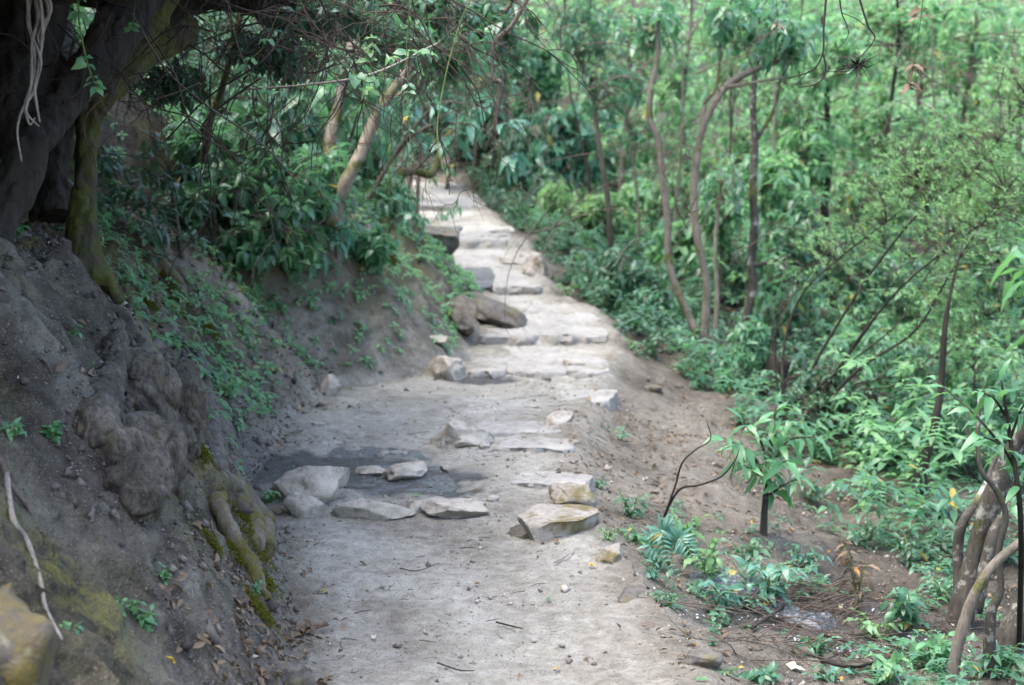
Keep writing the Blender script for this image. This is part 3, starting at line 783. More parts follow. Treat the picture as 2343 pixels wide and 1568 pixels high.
# old tree: leaning stem at the frame's left edge, and the mossy stem beside it
def trunk_thing(name, label, pts, rad, mat, ns=22, bump=.16, extra=(), balls=(), loc=None, part='trunk', disp=((.02, 4, .5), (-.022, 11, .22), (.008, 20, .3)), voxel=.011):
    base = Vector(loc or pts[0]); t = thing(name, label, 'tree', base)
    link(part, blob_mesh(part, [(pts, rad), *extra], list(balls), voxel, 2, disp, base), M[mat], t)
    return t
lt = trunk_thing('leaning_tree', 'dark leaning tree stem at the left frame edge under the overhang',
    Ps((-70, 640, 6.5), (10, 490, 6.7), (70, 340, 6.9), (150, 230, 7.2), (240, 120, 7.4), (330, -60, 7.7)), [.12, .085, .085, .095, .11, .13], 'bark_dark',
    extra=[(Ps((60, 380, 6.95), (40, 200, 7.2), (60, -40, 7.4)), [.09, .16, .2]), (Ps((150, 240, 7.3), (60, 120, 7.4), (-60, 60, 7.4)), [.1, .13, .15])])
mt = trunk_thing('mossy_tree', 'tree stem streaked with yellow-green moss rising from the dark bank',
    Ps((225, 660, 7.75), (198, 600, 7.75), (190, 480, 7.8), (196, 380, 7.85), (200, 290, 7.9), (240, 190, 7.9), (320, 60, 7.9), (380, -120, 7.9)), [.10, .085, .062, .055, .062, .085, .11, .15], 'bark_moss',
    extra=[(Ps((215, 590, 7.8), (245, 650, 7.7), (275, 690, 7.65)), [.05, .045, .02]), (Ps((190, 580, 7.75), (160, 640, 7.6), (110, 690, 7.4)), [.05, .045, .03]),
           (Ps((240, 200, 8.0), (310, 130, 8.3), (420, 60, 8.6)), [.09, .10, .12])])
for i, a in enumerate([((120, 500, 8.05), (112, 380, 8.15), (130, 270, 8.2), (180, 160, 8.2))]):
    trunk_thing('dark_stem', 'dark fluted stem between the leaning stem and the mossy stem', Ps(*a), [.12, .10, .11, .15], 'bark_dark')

DSC = 1.0
# crown of the mossy tree over the near path (above the frame), casting the shade in the foreground
rc = np.random.default_rng(55)
tips, axes = [], []
for cx, cy, cz_, rr in [(-3.2, 8.6, 5.8, 1.7), (-4.6, 12, 6.8, 2.2)]:
    p, a = ellip((cx, cy, cz_), (rr, rr, rr * .55), 90, rc); tips.append(p); axes.append(a)
tips, axes = np.concatenate(tips), np.concatenate(axes)
c, D, N, Ls = whorls(tips, axes, 8, .2, 1., rc, .3)
off = np.array(mt.location)
mb = MB(); mb.add(*leaf_geo(c - off, D, N, Ls, .36, .3)); mb.build('crown', M['leaf_mid'], mt, kind='stuff')
top = P(380, -120, 7.9)
for q in [(-3.2, 8.6, 5.8), (-4.6, 12, 6.8)]:
    a = Vector(q); m1 = (top * 2 + a) / 3 + Vector((-.2, 0, .5))
    tube_obj('branch', [tuple(top - mt.location), tuple(m1 - mt.location), tuple(a - mt.location)], [.10, .07, .03], M['bark_brown'], mt, 8, 14, .1)

# the knotted root burl in the bank
bt = [([B(270, 755, .02), B(262, 800, .08), B(245, 880, .12), B(225, 960, .13), B(235, 1010, .12)], [.035, .06, .07, .075, .08]),
      ([B(262, 790, .10), B(290, 830, .10), B(300, 900, .08), B(285, 960, .08)], [.028, .032, .03, .03]),
      ([B(310, 770, .05), B(340, 850, .09), B(345, 930, .08), B(325, 1010, .09)], [.03, .034, .035, .05]),
      ([B(345, 770, .03), B(385, 830, .09), B(395, 920, .11), B(375, 1010, .10)], [.03, .034, .038, .045]),
      ([B(370, 770, .03), B(420, 830, .10), B(432, 930, .12), B(405, 1030, .12)], [.03, .034, .04, .05]),
      ([B(385, 760, .02), B(445, 830, .08), B(462, 930, .10), B(440, 1040, .10)], [.028, .032, .035, .04]),
      ([B(180, 950, .02), B(195, 980, .07), B(230, 1020, .10), B(300, 1040, .10)], [.03, .05, .065, .07]),
      ([B(250, 1020, .10), B(300, 1040, .14), B(370, 1030, .14), B(430, 1010, .10)], [.06, .09, .09, .06]),
      ([B(330, 1010, .10), B(320, 1080, .12), B(315, 1140, .07), B(320, 1175, .0)], [.13, .125, .11, .08]),
      ([B(250, 1100, .09), B(300, 1108, .15), B(350, 1095, .15), B(395, 1075, .08)], [.03, .036, .036, .03]),
      ([B(395, 1060, .06), B(405, 1110, .06), B(400, 1135, .02)], [.045, .035, .025])]
bt = [([tuple(Vector(q) + (Vector(q) - Vector((0, 0, CAM_Z))).normalized() * .062) for q in pts], rad) for pts, rad in bt]
burl = thing('root_burl', 'big knotted root burl with folded wood bulging from the bank', 'root', B(320, 1000))
link('burl', blob_mesh('burl', bt, [(B(310, 930, -.05), (.20, .14, .24)), (B(390, 930, -.06), (.17, .13, .22)), (B(320, 1060, -.04), (.18, .13, .18))], .007, 2, ((.014, 6, .7), (-.042, 8, .35), (-.012, 22, .3), (.004, 45, .5)), burl.location), M['burl'], burl)
kn = B(312, 1006, .235)
tube_obj('knot', [tuple(Vector(B(296, 1008, .11)) - burl.location), tuple(Vector(B(312, 1002, .13)) - burl.location), tuple(Vector(B(330, 1006, .12)) - burl.location)], [.006, .014, .006], M['root_pale'], burl, 8, 9)

def root_thing(label, specs, mat, name='root', voxel=.012, disp=((.012, 7, .6), (-.016, 14, .4), (.005, 30, .4))):
    base = Vector(specs[0][0][0]); t = thing(name, label, 'root', base)
    for pts, rad in specs:
        link('root_limb', blob_mesh('root_limb', [(pts, rad)], [], voxel, 1, disp, base), M[mat], t)
    return t
root_thing('smooth bare root running down behind the burl\'s right side', [([B(440, 760, .01), B(462, 850, .04), B(478, 950, .06), B(490, 1050, .05), B(520, 1110, .02)], [.03, .05, .06, .06, .04])], 'root')
root_thing('mossy gnarled root winding down to the path edge beside the stone row',
    [([B(480, 1040, .03), B(505, 1090, .05), B(545, 1130, .05), B(590, 1190, .04), B(605, 1260, .02)], [.035, .05, .06, .075, .06]),
     ([B(505, 1090, .05), B(500, 1160, .05), B(530, 1230, .04), B(570, 1300, .02), B(610, 1380, .0)], [.035, .04, .045, .045, .03]),
     ([B(545, 1140, .06), B(575, 1200, .08), B(585, 1250, .05)], [.045, .07, .045])], 'root_moss')
root_thing('mossy ridge root beside the mossy tree, above the burl', [([B(345, 590, .02), B(385, 625, .05), B(412, 670, .05), B(415, 720, .02)], [.03, .055, .05, .03])], 'root_moss')
root_thing('dark root tip poking from the bank near its foot', [([B(468, 1408, .0), B(478, 1440, .03), B(492, 1465, .03), B(510, 1490, .0)], [.012, .02, .018, .01])], 'root', voxel=.006, disp=((.003, 20, .5),))
for i, (a, lab) in enumerate([([(15, 1090), (30, 1190), (62, 1240), (92, 1330), (105, 1400), (142, 1468)], 'thin pale bare stick lying down the bank at the far left'),
          ([(0, 1060), (25, 1110), (60, 1160), (72, 1180)], 'short dark dead stick among leaves on the left bank')]):
    t = thing('stick', lab, 'stick', B(*a[0], .02))
    tube_obj('stem', [tuple(Vector(B(*q, .02)) - t.location) for q in a], [.010, .009, .007, .005], M['root_pale' if i == 0 else 'twig'], t, 6, 26, .15, i, 30)

# hanging roots, top left: pale twisted strands
hr = thing('hanging_roots', 'bundle of pale twisted roots hanging from the overhang at top left', 'root', P(70, -20, 5.6))
for i, a in enumerate([[(60, -30), (66, 60), (75, 110), (78, 160), (62, 230), (60, 260), (88, 290)], [(75, -30), (85, 40), (72, 100), (70, 190), (56, 240), (66, 285), (78, 270)],
                       [(88, -20), (96, 60), (90, 130), (82, 190), (70, 220), (50, 250), (38, 300), (48, 370)], [(92, -30), (110, 30), (95, 80), (88, 150), (78, 200), (84, 250), (90, 280)],
                       [(70, -20), (62, 50), (75, 90), (92, 140), (86, 180)], [(100, -30), (115, 20), (98, 55), (85, 80), (90, 110)]]):
    pts = [tuple(P(x + 1.5, y, 5.6 + .04 * math.sin(i * 2 + j)) - hr.location) for j, (x, y) in enumerate(a)]
    tube_obj('root_strand', pts, [.007, .0065, .006, .005, .003], M['root_pale'], hr, 6, 30, .2, i, 40)

# dry twig tangle under the overhang
mb = MB(); rt = np.random.default_rng(77)
def twig_walk(p, d, L, r0, depth):
    n = 6; pts = [p]; q = np.array(p); dr = np.array(d)
    for i in range(n):
        dr = unit(dr + rt.normal(0, .28, 3) + np.array([0, 0, -.10])); q = q + dr * L / n; pts.append(q)
    tube(mb, pts, list(np.linspace(r0, r0 * .35, n + 1)), 4, 13)
    if depth > 0:
        for _ in range(int(rt.integers(2, 5))):
            i = int(rt.integers(1, n)); dd = unit(unit(pts[i + 1] - pts[i]) + rt.normal(0, .55, 3)); twig_walk(pts[i], dd, L * rt.uniform(.3, .6), r0 * .6, depth - 1)
for i in range(160):
    px = rt.uniform(40, 1060); lim = 200 - 120 * ((px - 400) / 640) ** 2 if px > 200 else 120
    p = np.array(P(px, rt.uniform(-90, max(15, lim)), rt.uniform(6.2, 10.5)))
    d = np.array([rt.normal(.35, .5), rt.normal(-.1, .5), rt.normal(-.55, .4)]) if i % 2 else np.array([rt.choice([-1, 1]) * .9, rt.normal(0, .5), rt.normal(-.05, .3)])
    twig_walk(p, unit(d), rt.uniform(.4, 1.2), rt.uniform(.003, .0065), 2)
mb.build('dry_twigs', M['twig_brown'], kind='stuff')
for i, (a, d, r0, mat, lab) in enumerate([([(300, 30), (380, 160), (470, 240), (600, 330), (680, 420)], 6.6, .005, 'twig', 'long thin dry vine sagging across the dark hollow'),
        ([(720, -10), (660, 60), (600, 140), (480, 220), (380, 320)], 6.9, .005, 'twig_dark', 'dark thin stem slanting down leftwards through the twigs'),
        ([(560, 205), (700, 195), (850, 170), (1000, 100)], 7.2, .006, 'root_pale', 'pale bowed twig spanning the shrub tops at upper left'),
        ([(330, 60), (400, 170), (420, 240), (450, 300), (540, 350), (570, 300)], 7.0, .005, 'twig', 'looped dry vine hanging in the hollow beside the mossy tree'),
        ([(245, 215), (195, 270), (200, 330), (215, 350), (220, 410), (205, 470)], 6.6, .003, 'twig', 'fine hair root dangling in front of the mossy tree'),
        ([(520, -10), (545, 110), (600, 230), (650, 300)], 7.3, .004, 'twig', 'reddish wiry vine dropping behind the twig tangle')]):
    pts = Ps(*[(x, y, d + .1 * math.sin(j * 1.7 + i)) for j, (x, y) in enumerate(a)])
    t = thing('dry_vine', lab, 'vine', pts[0])
    tube_obj('stem', [tuple(Vector(q) - t.location) for q in pts], [r0, r0, r0 * .7], M[mat], t, 5, 26, .15, i, 30)

# green hanging vines with leaves
def vine(label, pts, d, leaf_at, L=.05, mat='leaf_near', r0=.003, w=.6, seed=0, stem='vine', name='hanging_vine', tipmat=None):
    r = np.random.default_rng(seed); pp = Ps(*[(x, y, d + .05 * math.sin(j)) for j, (x, y) in enumerate(pts)])
    t = thing(name, label, 'vine', pp[0])
    tube_obj('stem', [tuple(Vector(q) - t.location) for q in pp], [r0, r0 * .9, r0 * .6], M[stem], t, 5, 24)
    s = spline(pp, 50)
    for f in leaf_at:
        c = s[int(f * 49)]
        for sd in (-1, 1, 0)[:2 + int(r.integers(2))]:
            D = np.array([sd * r.uniform(.5, 1) + r.normal(0, .2), r.normal(-.3, .4), r.uniform(-.7, .25)])
            put_leaf(t, leaf_variants(tipmat or mat, w, .3)[int(r.integers(4))], c, D, np.array([0, -.5, .8]) + r.normal(0, .3, 3), L * r.uniform(.6, 1.2))
    return t
vine('bright green leafy vine hanging straight down beside the pale roots', [(178, -15), (182, 60), (195, 125), (208, 170), (222, 200)], 5.6, [.0, .15, .55, .62, .8, .9, 1.0], .055, 'leaf_bright', .0035, .55, 1)
vine('thin vine with four small leaves in the dark at top left', [(310, -15), (306, 40), (300, 66)], 6.2, [.75, .85, .95, 1.0], .035, 'leaf_bright', .0015, .6, 2)
vine('slender green vine with pale flower heads above the upper path', [(940, -10), (930, 100), (934, 215), (938, 320), (950, 380)], 6.2, [.45, .5, .62, .7], .045, 'leaf_mid', .002, .5, 3)
vine('long green vine ending in dead petals before the upper steps', [(1080, -10), (1050, 60), (1020, 170), (1000, 290), (1010, 370), (1024, 418)], 6.0, [.97, 1.0], .028, 'leaf_dry', .0028, .4, 4)
vine('heart-leaved creeper trailing at the centre top of the hollow', [(800, 160), (850, 190), (900, 130), (935, 120), (985, 125)], 6.4, [.1, .3, .5, .75, .8, .95, 1.0], .06, 'leaf_bright', .002, .75, 5)
vine('yellowing creeper hanging left of the heart-leaved creeper', [(855, -10), (850, 80), (842, 110), (848, 165), (838, 240)], 6.6, [.3, .45, .55, .65, .8, .9], .06, 'leaf_fine', .002, .6, 6)
vine('small-leaved creeper hanging before the broad dark leaves', [(640, 20), (600, 110), (560, 150), (590, 200), (640, 210)], 7.0, [.2, .4, .5, .6, .75, .9, 1.0], .05, 'leaf_bright', .002, .55, 7)
vine('dark twig with curled dead leaves hanging at upper centre', [(870, 90), (905, 140), (918, 190), (925, 240)], 6.6, [.3, .6, .8, .95], .04, 'leaf_dry', .002, .5, 8, 'twig')

# ---------------------------------------------------------------- left bank shrubs
def arch(base, *more): return [tuple(base), *[tuple(m) for m in more]]
def sprays(points, r, jitter=.1, n=1):
    out = []
    for p in points:
        for _ in range(n): out.append(np.array(p) + r.normal(0, jitter, 3))
    return np.array(out)
rs = np.random.default_rng(91)
def lshrub(label, base, tops, tips, k, L, mat, seed, single=True, w=.36, jitter=.07, n=1, bark='bark_brown', r0=.02, name='broadleaf_shrub', droop=.35, gravity=.5, axis=(0.35, -.5, .35)):
    f = depth_of(*base); L *= f; r0 *= f; jitter *= f
    b = hit(base[0], base[1]); st = []
    for i, tp in enumerate(tops):
        pts = [tuple(b - Vector((0, 0, .05)))] + Ps(*tp)
        st.append((pts, [r0 * (1 if i == 0 else .7), r0 * .6, r0 * .3]))
    tp = sprays(Ps(*tips), np.random.default_rng(seed), jitter, n)
    ax = np.tile(np.array(axis), (len(tp), 1)) + np.random.default_rng(seed + 1).normal(0, .35, (len(tp), 3))
    return plant(name, label, 'shrub', st, bark, tp, ax, k, L, mat, single, w, droop, seed=seed, gravity=gravity, trunk='stem')
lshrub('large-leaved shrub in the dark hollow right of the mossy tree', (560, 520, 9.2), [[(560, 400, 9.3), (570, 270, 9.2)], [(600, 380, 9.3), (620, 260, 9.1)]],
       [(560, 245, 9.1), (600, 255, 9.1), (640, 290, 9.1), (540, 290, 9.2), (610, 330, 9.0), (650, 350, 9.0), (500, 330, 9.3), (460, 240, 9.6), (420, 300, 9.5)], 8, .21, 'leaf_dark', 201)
lshrub('shrub of drooping long leaves above the middle of the bank', (730, 470, 11.2), [[(740, 330, 11.2), (780, 200, 11)], [(790, 350, 11), (830, 220, 10.9)]],
       [(760, 170, 10.9), (810, 165, 10.8), (850, 205, 10.7), (790, 225, 10.8), (840, 255, 10.6), (740, 240, 11), (770, 290, 10.8), (820, 300, 10.7), (860, 290, 10.6), (700, 200, 11.2)], 8, .24, 'leaf_mid', 202)
lshrub('branch of blue-green leaves reaching out over the upper path', (830, 470, 13.0), [[(900, 360, 12.9), (980, 290, 12.7), (1090, 290, 12.5), (1160, 345, 12.4)], [(920, 330, 12.8), (1000, 240, 12.7), (1080, 240, 12.6)]],
       [(1090, 290, 12.5), (1130, 330, 12.4), (1160, 350, 12.4), (1040, 280, 12.6), (1000, 290, 12.7), (1075, 235, 12.6), (1100, 260, 12.5), (1000, 235, 12.7), (960, 260, 12.8), (930, 300, 12.8)], 7, .24, 'leaf_blue', 203, gravity=.8)
lshrub('pale blue-green plant with strap leaves low on the bank', (770, 590, 11.2), [[(765, 530, 11.1), (760, 490, 11)]],
       [(755, 490, 11), (775, 505, 10.95), (760, 530, 10.9), (785, 530, 10.9)], 7, .19, 'leaf_blue', 204, r0=.010, w=.3)
lshrub('small plant sprouting leaves over the steps from the bank edge', (880, 560, 13.2), [[(900, 510, 13), (940, 490, 12.9)]],
       [(905, 490, 13), (935, 485, 12.9), (950, 500, 12.9), (890, 470, 13)], 6, .17, 'leaf_blue', 205, r0=.010)
lshrub('dense dark small-leaved bush in the middle of the bank', (610, 600, 9.9), [[(600, 500, 9.8), (590, 420, 9.8)], [(640, 500, 9.7), (650, 430, 9.6)]],
       [(560 + 22 * (i % 6), 410 + 26 * (i // 6), 9.75 - .01 * i) for i in range(36)], 7, .115, 'leaf_mid', 206, single=False, jitter=.08, w=.42)
lshrub('leafy bush of hanging green leaves just right of the bush in mid-bank', (690, 560, 10.4), [[(660, 470, 10.3), (650, 400, 10.2)]],
       [(620 + 24 * (i % 5), 370 + 28 * (i // 5), 10.0) for i in range(28)], 7, .15, 'leaf_mid', 207, single=False, jitter=.09)
lshrub('weedy undergrowth bush beside the mossy tree\'s right', (420, 600, 8.9), [[(400, 480, 8.9), (390, 400, 8.9)]],
       [(270 + 34 * (i % 6), 330 + 36 * (i // 6), 8.9 - .02 * i) for i in range(34)], 6, .11, 'leaf_dark', 208, single=False, jitter=.1, w=.3)
DSC = 1.0
for i in range(9):
    dd = 14.2 + 1.7 * i
    px, py = [(520, 120), (700, 60), (840, 90), (960, 60), (1000, 180), (880, 430), (960, 120), (1060, 110), (1120, 60)][i]
    b = P(px, py, dd); x = b.x - .3; base = Vector((x, dd, gz(x, dd) - .05))
    r = np.random.default_rng(230 + i); rad = (.9 + .06 * dd * .5, .8, .8 + .04 * dd)
    tp, ax = ellip(tuple(b), (.75 + .03 * dd, .7, .65 + .03 * dd), 70, r)
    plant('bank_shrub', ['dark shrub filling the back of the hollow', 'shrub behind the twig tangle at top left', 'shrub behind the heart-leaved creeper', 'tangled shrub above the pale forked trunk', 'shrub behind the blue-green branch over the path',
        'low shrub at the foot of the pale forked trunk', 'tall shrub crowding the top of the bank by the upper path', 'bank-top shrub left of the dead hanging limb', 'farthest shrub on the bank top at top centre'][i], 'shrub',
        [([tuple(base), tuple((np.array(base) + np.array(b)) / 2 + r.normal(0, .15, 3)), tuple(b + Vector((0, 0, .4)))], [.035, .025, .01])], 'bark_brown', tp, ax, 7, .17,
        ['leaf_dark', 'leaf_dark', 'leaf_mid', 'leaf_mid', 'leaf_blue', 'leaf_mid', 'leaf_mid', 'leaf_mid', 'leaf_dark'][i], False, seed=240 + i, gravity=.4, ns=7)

for i, (px, py, rx, ry, n, lm, L, w, lab) in enumerate([(470, 330, 90, 90, 60, 'leaf_mid', .16, .34, 'dark-leaved bush in the shade right of the mossy tree'), (520, 430, 90, 70, 60, 'leaf_mid', .13, .36, 'bush of narrow leaves below the dark-leaved bush'),
        (660, 300, 90, 80, 60, 'leaf_mid', .19, .36, 'bush with broad hanging leaves in the middle of the bank'), (720, 420, 80, 90, 60, 'leaf_mid', .13, .42, 'dense small-leaved bush left of the pale forked trunk'), (850, 370, 60, 80, 50, 'leaf_mid', .15, .36, 'bush right of the pale forked trunk'),
        (900, 450, 45, 60, 40, 'leaf_mid', .12, .42, 'leafy bush hanging at the bank edge by the upper steps'), (930, 270, 80, 80, 60, 'leaf_mid', .2, .3, 'drooping-leaved bush above the bank edge'), (560, 560, 90, 50, 50, 'leaf_mid', .10, .45, 'low bush spilling down the upper bank face'),
        (680, 560, 70, 60, 50, 'leaf_bright', .10, .45, 'light green low bush in mid-bank'), (850, 560, 60, 60, 50, 'leaf_mid', .10, .45, 'low bush on the bank above the clay face'), (420, 470, 80, 60, 50, 'leaf_dark', .11, .3, 'grassy dark bush beside the mossy tree')]):
    b = np.array(hit(px, py + ry * .8)); c = P(px, py, b[1] - .25); sc = b[1] / FP; r = np.random.default_rng(260 + i)
    tp, ax = ellip(tuple(c), (rx * sc, .4, ry * sc), n, r)
    plant('bank_bush', lab, 'bush', [([tuple(b - np.array([0, 0, .05])), tuple((b + np.array(c)) / 2 + r.normal(0, .05, 3)), tuple(c)], [.018, .014, .006])], 'bark_brown', tp, ax * .5 + np.array([.3, -.6, .1]), 8, L * 1.3, lm, False, w, seed=270 + i, gravity=.6, ns=6, trunk='stem')
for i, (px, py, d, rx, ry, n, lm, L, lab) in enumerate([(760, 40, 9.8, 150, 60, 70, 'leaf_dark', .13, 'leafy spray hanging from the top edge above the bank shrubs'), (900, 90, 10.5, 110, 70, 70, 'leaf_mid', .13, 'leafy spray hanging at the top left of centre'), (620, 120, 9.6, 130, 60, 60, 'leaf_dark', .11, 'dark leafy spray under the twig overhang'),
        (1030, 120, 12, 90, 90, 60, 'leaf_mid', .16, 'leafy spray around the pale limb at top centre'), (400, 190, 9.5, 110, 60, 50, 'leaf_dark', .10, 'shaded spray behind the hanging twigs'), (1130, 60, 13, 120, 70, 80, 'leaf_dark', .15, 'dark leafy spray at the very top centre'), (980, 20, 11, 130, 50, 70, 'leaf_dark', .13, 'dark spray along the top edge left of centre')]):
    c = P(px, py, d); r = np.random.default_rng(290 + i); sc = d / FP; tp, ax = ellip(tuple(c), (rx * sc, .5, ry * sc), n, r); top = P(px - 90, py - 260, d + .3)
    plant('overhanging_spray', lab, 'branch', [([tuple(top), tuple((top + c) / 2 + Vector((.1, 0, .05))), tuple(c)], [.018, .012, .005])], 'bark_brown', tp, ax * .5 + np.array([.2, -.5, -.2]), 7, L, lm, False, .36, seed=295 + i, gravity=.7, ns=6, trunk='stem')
depth_of(770, 490, 12.8)
# pale forked trunks on the bank and the limbs above them
t = plant('forked_tree', 'pale crooked forked trunk on the bank above the clay face', 'tree',
    [(Ps((755, 520, 12.0), (770, 470, 12.0), (795, 410, 12.0), (830, 340, 12.1), (870, 250, 12.2), (930, 160, 12.4), (1000, 85, 12.6), (1060, 40, 12.8), (1100, -30, 13)), [.08, .065, .056, .052, .05, .047, .045, .04, .03]),
     (Ps((745, 500, 12.05), (750, 420, 12.1), (752, 340, 12.2), (770, 250, 12.3), (800, 120, 12.6), (810, -20, 13)), [.065, .055, .05, .05, .045, .04]),
     (Ps((960, 190, 12.5), (985, 140, 12.4), (1040, 90, 12.2), (1150, 30, 12.0), (1180, -20, 11.9)), [.04, .03, .03, .025, .02]),
     (Ps((1000, 90, 12.6), (950, 130, 12.7), (935, 210, 12.8)), [.03, .02, .012])], 'bark_pale', ns=12, bump=.18)
DSC = 1.0
rc = np.random.default_rng(56); off = np.array(t.location); tips, axes = [], []
for q, rr, n in [((-1.2, 18.5, 8.6), 3.3, 150), ((.4, 24, 9.4), 3.4, 150), ((-2.8, 14.5, 8.0), 2.4, 80), ((-.8, 28.5, 9.8), 3.0, 110)]:  # unseen crown clumps added above the frame to shade the upper path
    p, a = ellip(q, (rr, rr, rr * .5), n, rc); tips.append(p); axes.append(a)
    top = P(1100, -30, 13 * 1.13); tube_obj('branch', [tuple(top - t.location), tuple((top * .5 + Vector(q) * .5) + Vector((0, 0, .6)) - t.location), tuple(Vector(q) - t.location)], [.05, .045, .02], M['bark_pale'], t, 8, 14, .1)
c, D, N, Ls = whorls(np.concatenate(tips), np.concatenate(axes), 9, .24, 1., rc, .3)
mb = MB(); mb.add(*leaf_geo(c - off, D, N, Ls, .36, .3)); mb.build('crown', M['leaf_mid'], t, kind='stuff')
plant('mossy_limb', 'mossy low limb bowing over the top of the steps', 'branch', [(Ps((870, 430, 16), (905, 402, 16.2), (950, 392, 16.4), (985, 400, 16.6), (1000, 370, 16.7), (1020, 320, 16.8), (1045, 280, 17)), [.05, .05, .045, .045, .04, .035, .03])], 'bark_moss', ns=9)
plant('hanging_limb', 'dead reddish limb hanging vertically at the top centre', 'branch', [(Ps((1215, -20, 9), (1170, 60, 9), (1130, 100, 9), (1128, 180, 9), (1142, 190, 9), (1140, 240, 9), (1127, 305, 9)), [.014, .014, .012, .012, .018, .015, .006])], 'bark_brown', ns=7)
plant('straight_stem', 'straight thin green stem standing left of the upper steps', 'plant', [([tuple(hit(890, 560))] + Ps((890, 470, 14.6), (891, 330, 14.5)), [.014, .012, .008])], 'vine', ns=6, bump=.03)
plant('yellow_stem', 'leaning mossy yellow stem in the shrubbery at upper left', 'tree', [([tuple(hit(455, 480))] + Ps((475, 300, 12.3), (505, 210, 12.2), (530, 120, 12), (560, -20, 12)), [.04, .035, .032, .03, .03])], 'bark_moss', ns=8)

# ---------------------------------------------------------------- right side: trees
DSC = 1.0
def along(t, path, L, mat, r, w=.4, droop=.3, start=.3, step=.5, up=.3, fwd=.55, parent_name='leaf'):
    """leaves set alternately along a stem, each an object"""
    path = np.asarray(path); seg = np.linalg.norm(np.diff(path, axis=0), axis=1); tot = seg.sum(); n = max(3, int(tot * (1 - start) / (L * step)))
    cum = np.concatenate([[0], np.cumsum(seg)]); ms = leaf_variants(mat, w, droop)
    for i in range(n + 1):
        q = start + (1 - start) * i / n
        c = np.array([np.interp(q * tot, cum, path[:, a]) for a in range(3)]); c2 = np.array([np.interp(min(1, q + .05) * tot, cum, path[:, a]) for a in range(3)]); c1 = np.array([np.interp(max(0, q - .05) * tot, cum, path[:, a]) for a in range(3)])
        tg = unit(c2 - c1); sv = unit(np.cross(tg, np.array([0, 0, 1.])) + .15 * r.normal(size=3))
        ang = r.normal(0, .5); up_v = np.cross(sv, tg)
        for sd in ((1, -1) if i < n else (0,)):
            D = (sv * math.cos(ang) + up_v * math.sin(ang)) * sd + tg * (fwd if sd else 1) + np.array([0, 0, up]) * r.uniform(-1, 1) - np.array([0, 0, .38]) + .22 * r.normal(size=3)
            put_leaf(t, ms[int(r.integers(4))], c, D, np.array([0, -.25, 1.]) + .35 * r.normal(size=3), L * r.uniform(.55, 1.1) * (1 - .25 * q * 0))
def rbase(px, py, d):
    """scale depth so that the foot at px, py stands on the ground"""
    return depth_of(px, py, d)
def crown(cx, cy, d, rpx, rpy, n, seed, rdepth=.8):
    c = P(cx, cy, d * DSC); s = d * DSC / FP
    return ellip(tuple(c), (rpx * s, rdepth, rpy * s), n, np.random.default_rng(seed))
def cat_(*a): return np.concatenate([x[0] for x in a]), np.concatenate([x[1] for x in a])

f = rbase(1612, 838, 13.5)
tp, ax = cat_(crown(1500, 60, 13.6, 110, 70, 26, 301), crown(1800, 90, 13.6, 130, 80, 30, 302), crown(1660, 30, 13.6, 100, 60, 20, 303))
plant('twin_stemmed_tree', 'slender tree with two sinuous grey stems rising from one foot', 'tree',
    [(Ps((1618, 845, 13.5), (1612, 760, 13.5), (1616, 650, 13.5), (1594, 540, 13.5), (1588, 420, 13.55), (1606, 300, 13.6), (1660, 200, 13.6), (1740, 155, 13.65), (1840, 120, 13.7)), [.052, .044, .042, .04, .038, .036, .036, .03, .022]),
     (Ps((1610, 838, 13.4), (1590, 760, 13.4), (1556, 680, 13.4), (1530, 600, 13.4), (1526, 500, 13.4), (1514, 400, 13.4), (1505, 320, 13.4), (1486, 270, 13.4), (1490, 200, 13.4), (1505, 120, 13.4), (1500, 20, 13.4)), [.042, .04, .038, .036, .035, .033, .032, .033, .028, .025, .02]),
     (Ps((1606, 300, 13.6), (1612, 240, 13.7), (1640, 190, 13.8), (1650, 60, 13.9)), [.03, .022, .018, .012]),
     (Ps((1660, 200, 13.6), (1720, 190, 13.5), (1790, 175, 13.5)), [.02, .016, .01])], 'bark_grey', tp, ax, 6, .2, 'leaf_mid', seed=301, ns=12, twig_mat='bark_grey')
tp = np.array([list(P(1518 + 6 * i, 212, 13.35 * DSC)) for i in range(2)])
plant('epiphyte', 'spiky yellow-green air plant perched on the left grey stem', 'plant', [(Ps((1516, 228, 13.38), (1518, 214, 13.36)), [.02, .012])], 'bark_moss', tp, np.array([[0, -.2, 1.], [.2, -.2, 1]]), 11, .22, 'leaf_fine', True, w=.12, droop=.15, gravity=-.5, twigs=False, seed=305, trunk='stem')
rbase(1700, 800, 15)
plant('pale_stem_tree', 'crooked pale mottled stem just right of the twin grey stems', 'tree',
    [(Ps((1698, 805, 15), (1705, 740, 15), (1722, 660, 15), (1718, 600, 15), (1727, 520, 15), (1722, 440, 15), (1726, 330, 15), (1722, 220, 15), (1735, 100, 15.1), (1740, -20, 15.2)), [.06, .05, .05, .045, .048, .045, .04, .035, .03, .025]),
     (Ps((1722, 610, 15), (1760, 600, 14.9), (1810, 585, 14.8)), [.025, .02, .012]), (Ps((1724, 330, 15), (1770, 250, 15), (1790, 150, 15)), [.025, .02, .015])], 'bark_lichen', *crown(1730, 60, 15, 150, 110, 50, 311), 7, .19, 'leaf_mid', seed=311, ns=10)
plant('young_stem', 'thin pale straight stem standing close behind the twin stems', 'tree', [(Ps((1632, 790, 15), (1640, 690, 15), (1636, 560, 15), (1650, 420, 15)), [.03, .026, .022, .015])], 'bark_pale', *crown(1655, 420, 15, 70, 60, 16, 312), 6, .17, 'leaf_mid', seed=312)
